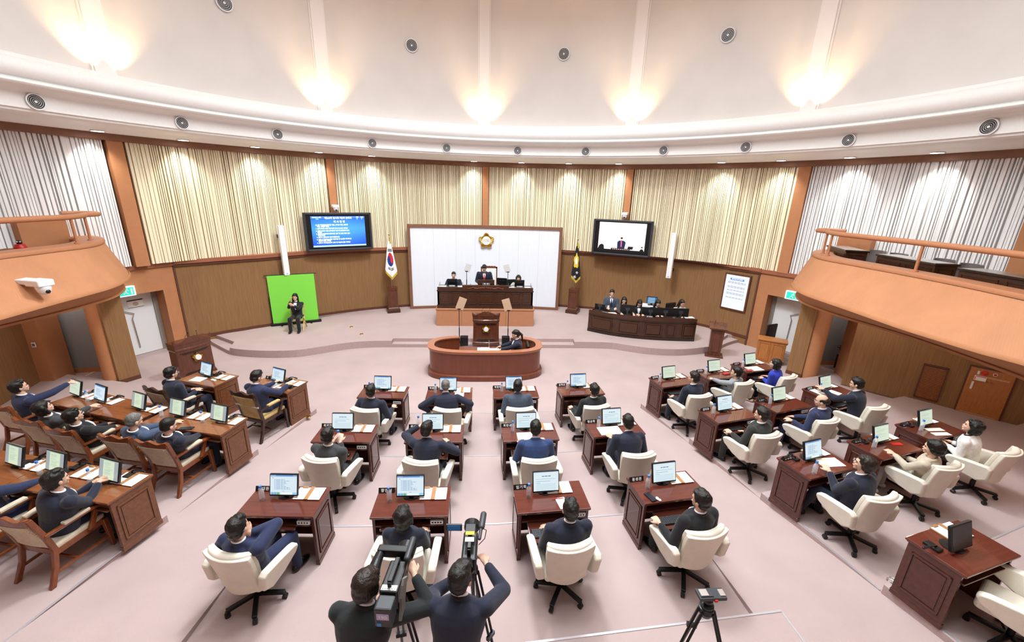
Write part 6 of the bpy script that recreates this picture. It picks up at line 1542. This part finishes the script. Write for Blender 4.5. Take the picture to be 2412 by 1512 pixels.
MB().rings([[(.06, -.10 + y, z), (.075, -.10 + y, z), (.085, -.06 + y, z - .02), (.07, -.06 + y, z - .02)] for y, z in ((.05, .10), (.02, .07), (-.02, .0), (-.04, -.08), (-.07, -.14))]).build('shoulder_strap', 'strap_grey', c1)
b = MB()
for k in range(6): b.box(-.04 + k * .014, -.032 + k * .014, -.12, -.105, .08, .088)
b.box(-.045, .045, -.13, -.09, .078, .083); b.build('buttons', 'silver', c1)
tp = thing('tripod', (-.66, 2.45, TZ), 0, 'black tripod under the large shoulder video camera', 'tripod'); tripod(tp, 1.32, .34, ang0=100)
MB().tube([(0, 0, 1.32), (0, 0, 1.42)], .03).box(-.04, .04, -.08, .08, 1.42, 1.445).build('head', 'black_plastic', tp)
P('news camera operator in black sweater with curly hair behind a shoulder camera', (-.90, 2.22), TZ, -8, sit=False, suit='green_black', hair='fluffy', hcol='hair_brown', tall=1.02, lean=(.04, .10), head=(-18, -6), hands=[(.05, .30, 1.28), (.34, .34, 1.50)], poles=[(-.9, -.2, -.5), (.9, -.6, -.6)], pants='black', curl=.7, face=True, s=.98)
c2 = thing('camcorder', (-.11, 2.78, 1.80), radians(-2), 'black camcorder with fold-out screen and microphone on a tripod', 'video camera')
c2.scale = (1.25, 1.15, 1.1)
MB().box(-.05, .05, -.12, .14, -.06, .05).build('camera_body', 'black_plastic', c2, bevel=.012)
MB().rings([[(r * cos(2 * pi * k / 20), y, r * sin(2 * pi * k / 20)) for k in range(20)] for r, y in ((.042, .14), (.045, .20), (.056, .22), (.056, .27), (.04, .27))]).build('lens_hood', 'black_metal', c2)
MB().bar((0, -.08, .11), (0, .12, .11), .026, .024).box(-.012, .012, -.09, -.06, .04, .11).box(-.012, .012, .10, .13, .04, .11).box(-.035, .035, .05, .13, .11, .135).build('top_handle', 'black_plastic', c2, bevel=.004)
MB().box(-.17, -.06, .10, .115, .09, .15).build('fold_out_screen', 'dark_grey', c2, bevel=.003); MB().box(-.16, -.07, .098, .10, .097, .143).build('screen_picture', 'blue_label', c2)
MB().cap((.065, .0, .12), (.075, .12, .13), .012, .012, 10).cap((.075, .10, .13), (.085, .22, .14), .022, .022, 12).build('microphone', 'dark_grey', c2, smooth=True)
MB().tube([(0, -.12, .04), (0, -.17, .055), (0, -.21, .06)], [.025, .03, .038], 16).build('eyepiece', 'black_metal', c2); MB().tube([(.08, .1, .12), (.11, .06, .14), (.10, .02, .10), (.06, 0, .06)], .003, 6).build('microphone_cable', 'black_plastic', c2)
MB().box(-.03, .03, .02, .05, .136, .139).build('yellow_label', 'yellow_cloth', c2); MB().box(-.03, .03, -.03, .01, .123, .125).build('white_label', 'text_white', c2)
tp = thing('tripod', (-.10, 2.78, TZ), 0, 'black tripod under the camcorder', 'tripod'); tripod(tp, 1.20, .38, ang0=-38)
MB().tube([(0, 0, 1.2), (0, 0, 1.31)], .03).box(-.045, .045, -.08, .08, 1.31, 1.335).tube([(.02, -.05, 1.28), (.04, -.40, 1.10)], .010).build('head', 'black_plastic', tp)
P('news camera operator in navy suit behind the camcorder, both arms raised', (-.20, 2.22), TZ, -4, sit=False, suit='dark_navy', hair='short', hcol='hair_black', tall=1.02, lean=(.02, .14), head=(-20, -2), hands=[(-.02, .44, 1.30), (.20, .54, 1.33)], poles=[(-.9, -.2, -.5), (1, -.2, -.5)], curl=.7, s=.98)
tp = thing('tripod', (1.90, 2.52, TZ), 0, 'empty black tripod with a quick release plate at the lower right', 'tripod'); tripod(tp, .98, .40, ang0=75)
b = MB(); b.lathe([(.05, .98), (.055, 1.03), (.03, 1.05)], 20); b.ell((0, 0, 1.08), (.045, .045, .045)); b.build('ball_head', 'black_plastic', tp, smooth=True)
MB().box(-.10, .13, -.05, .05, 1.12, 1.15).box(-.09, .02, -.035, .035, 1.15, 1.158).build('slide_plate', 'dark_grey', tp, bevel=.004)
MB().box(-.085, -.02, -.03, .03, 1.158, 1.163).build('metal_insert', 'silver', tp); MB().box(.02, .045, -.06, -.05, 1.12, 1.14).build('red_catch', 'red_paint', tp); MB().box(.08, .125, -.03, .03, 1.15, 1.156).build('chrome_end', 'silver', tp)
place(BOT, (-2.16, 5.52, 1.08), 0, 'water bottle held by the person in charcoal'); place(BOT, (-1.02, 5.78, 1.16), 0, 'water bottle gripped by the reaching person in navy')
t = thing('floor_rail', (4.78, 3.36, .48), radians(-72), 'bent chrome floor rail beside the empty desk at lower right', 'rail')
MB().tube([(-.10, 0, 0), (-.10, 0, .03), (-.06, 0, .045), (.22, 0, .045), (.26, 0, .03), (.26, 0, 0)], .011, 10).build('bar', 'steel', t, smooth=True); MB().tube([(-.10, .05, 0), (-.10, .05, .03), (-.06, .05, .045), (.22, .05, .045), (.26, .05, .03), (.26, .05, 0)], .008, 10).build('bar', 'steel', t, smooth=True)
# drop builder originals that were never placed
for o in [x for x in sc.objects if x.parent is None and x.get('label') == 'x']:
    for c in list(o.children_recursive): bpy.data.objects.remove(c)
    bpy.data.objects.remove(o)
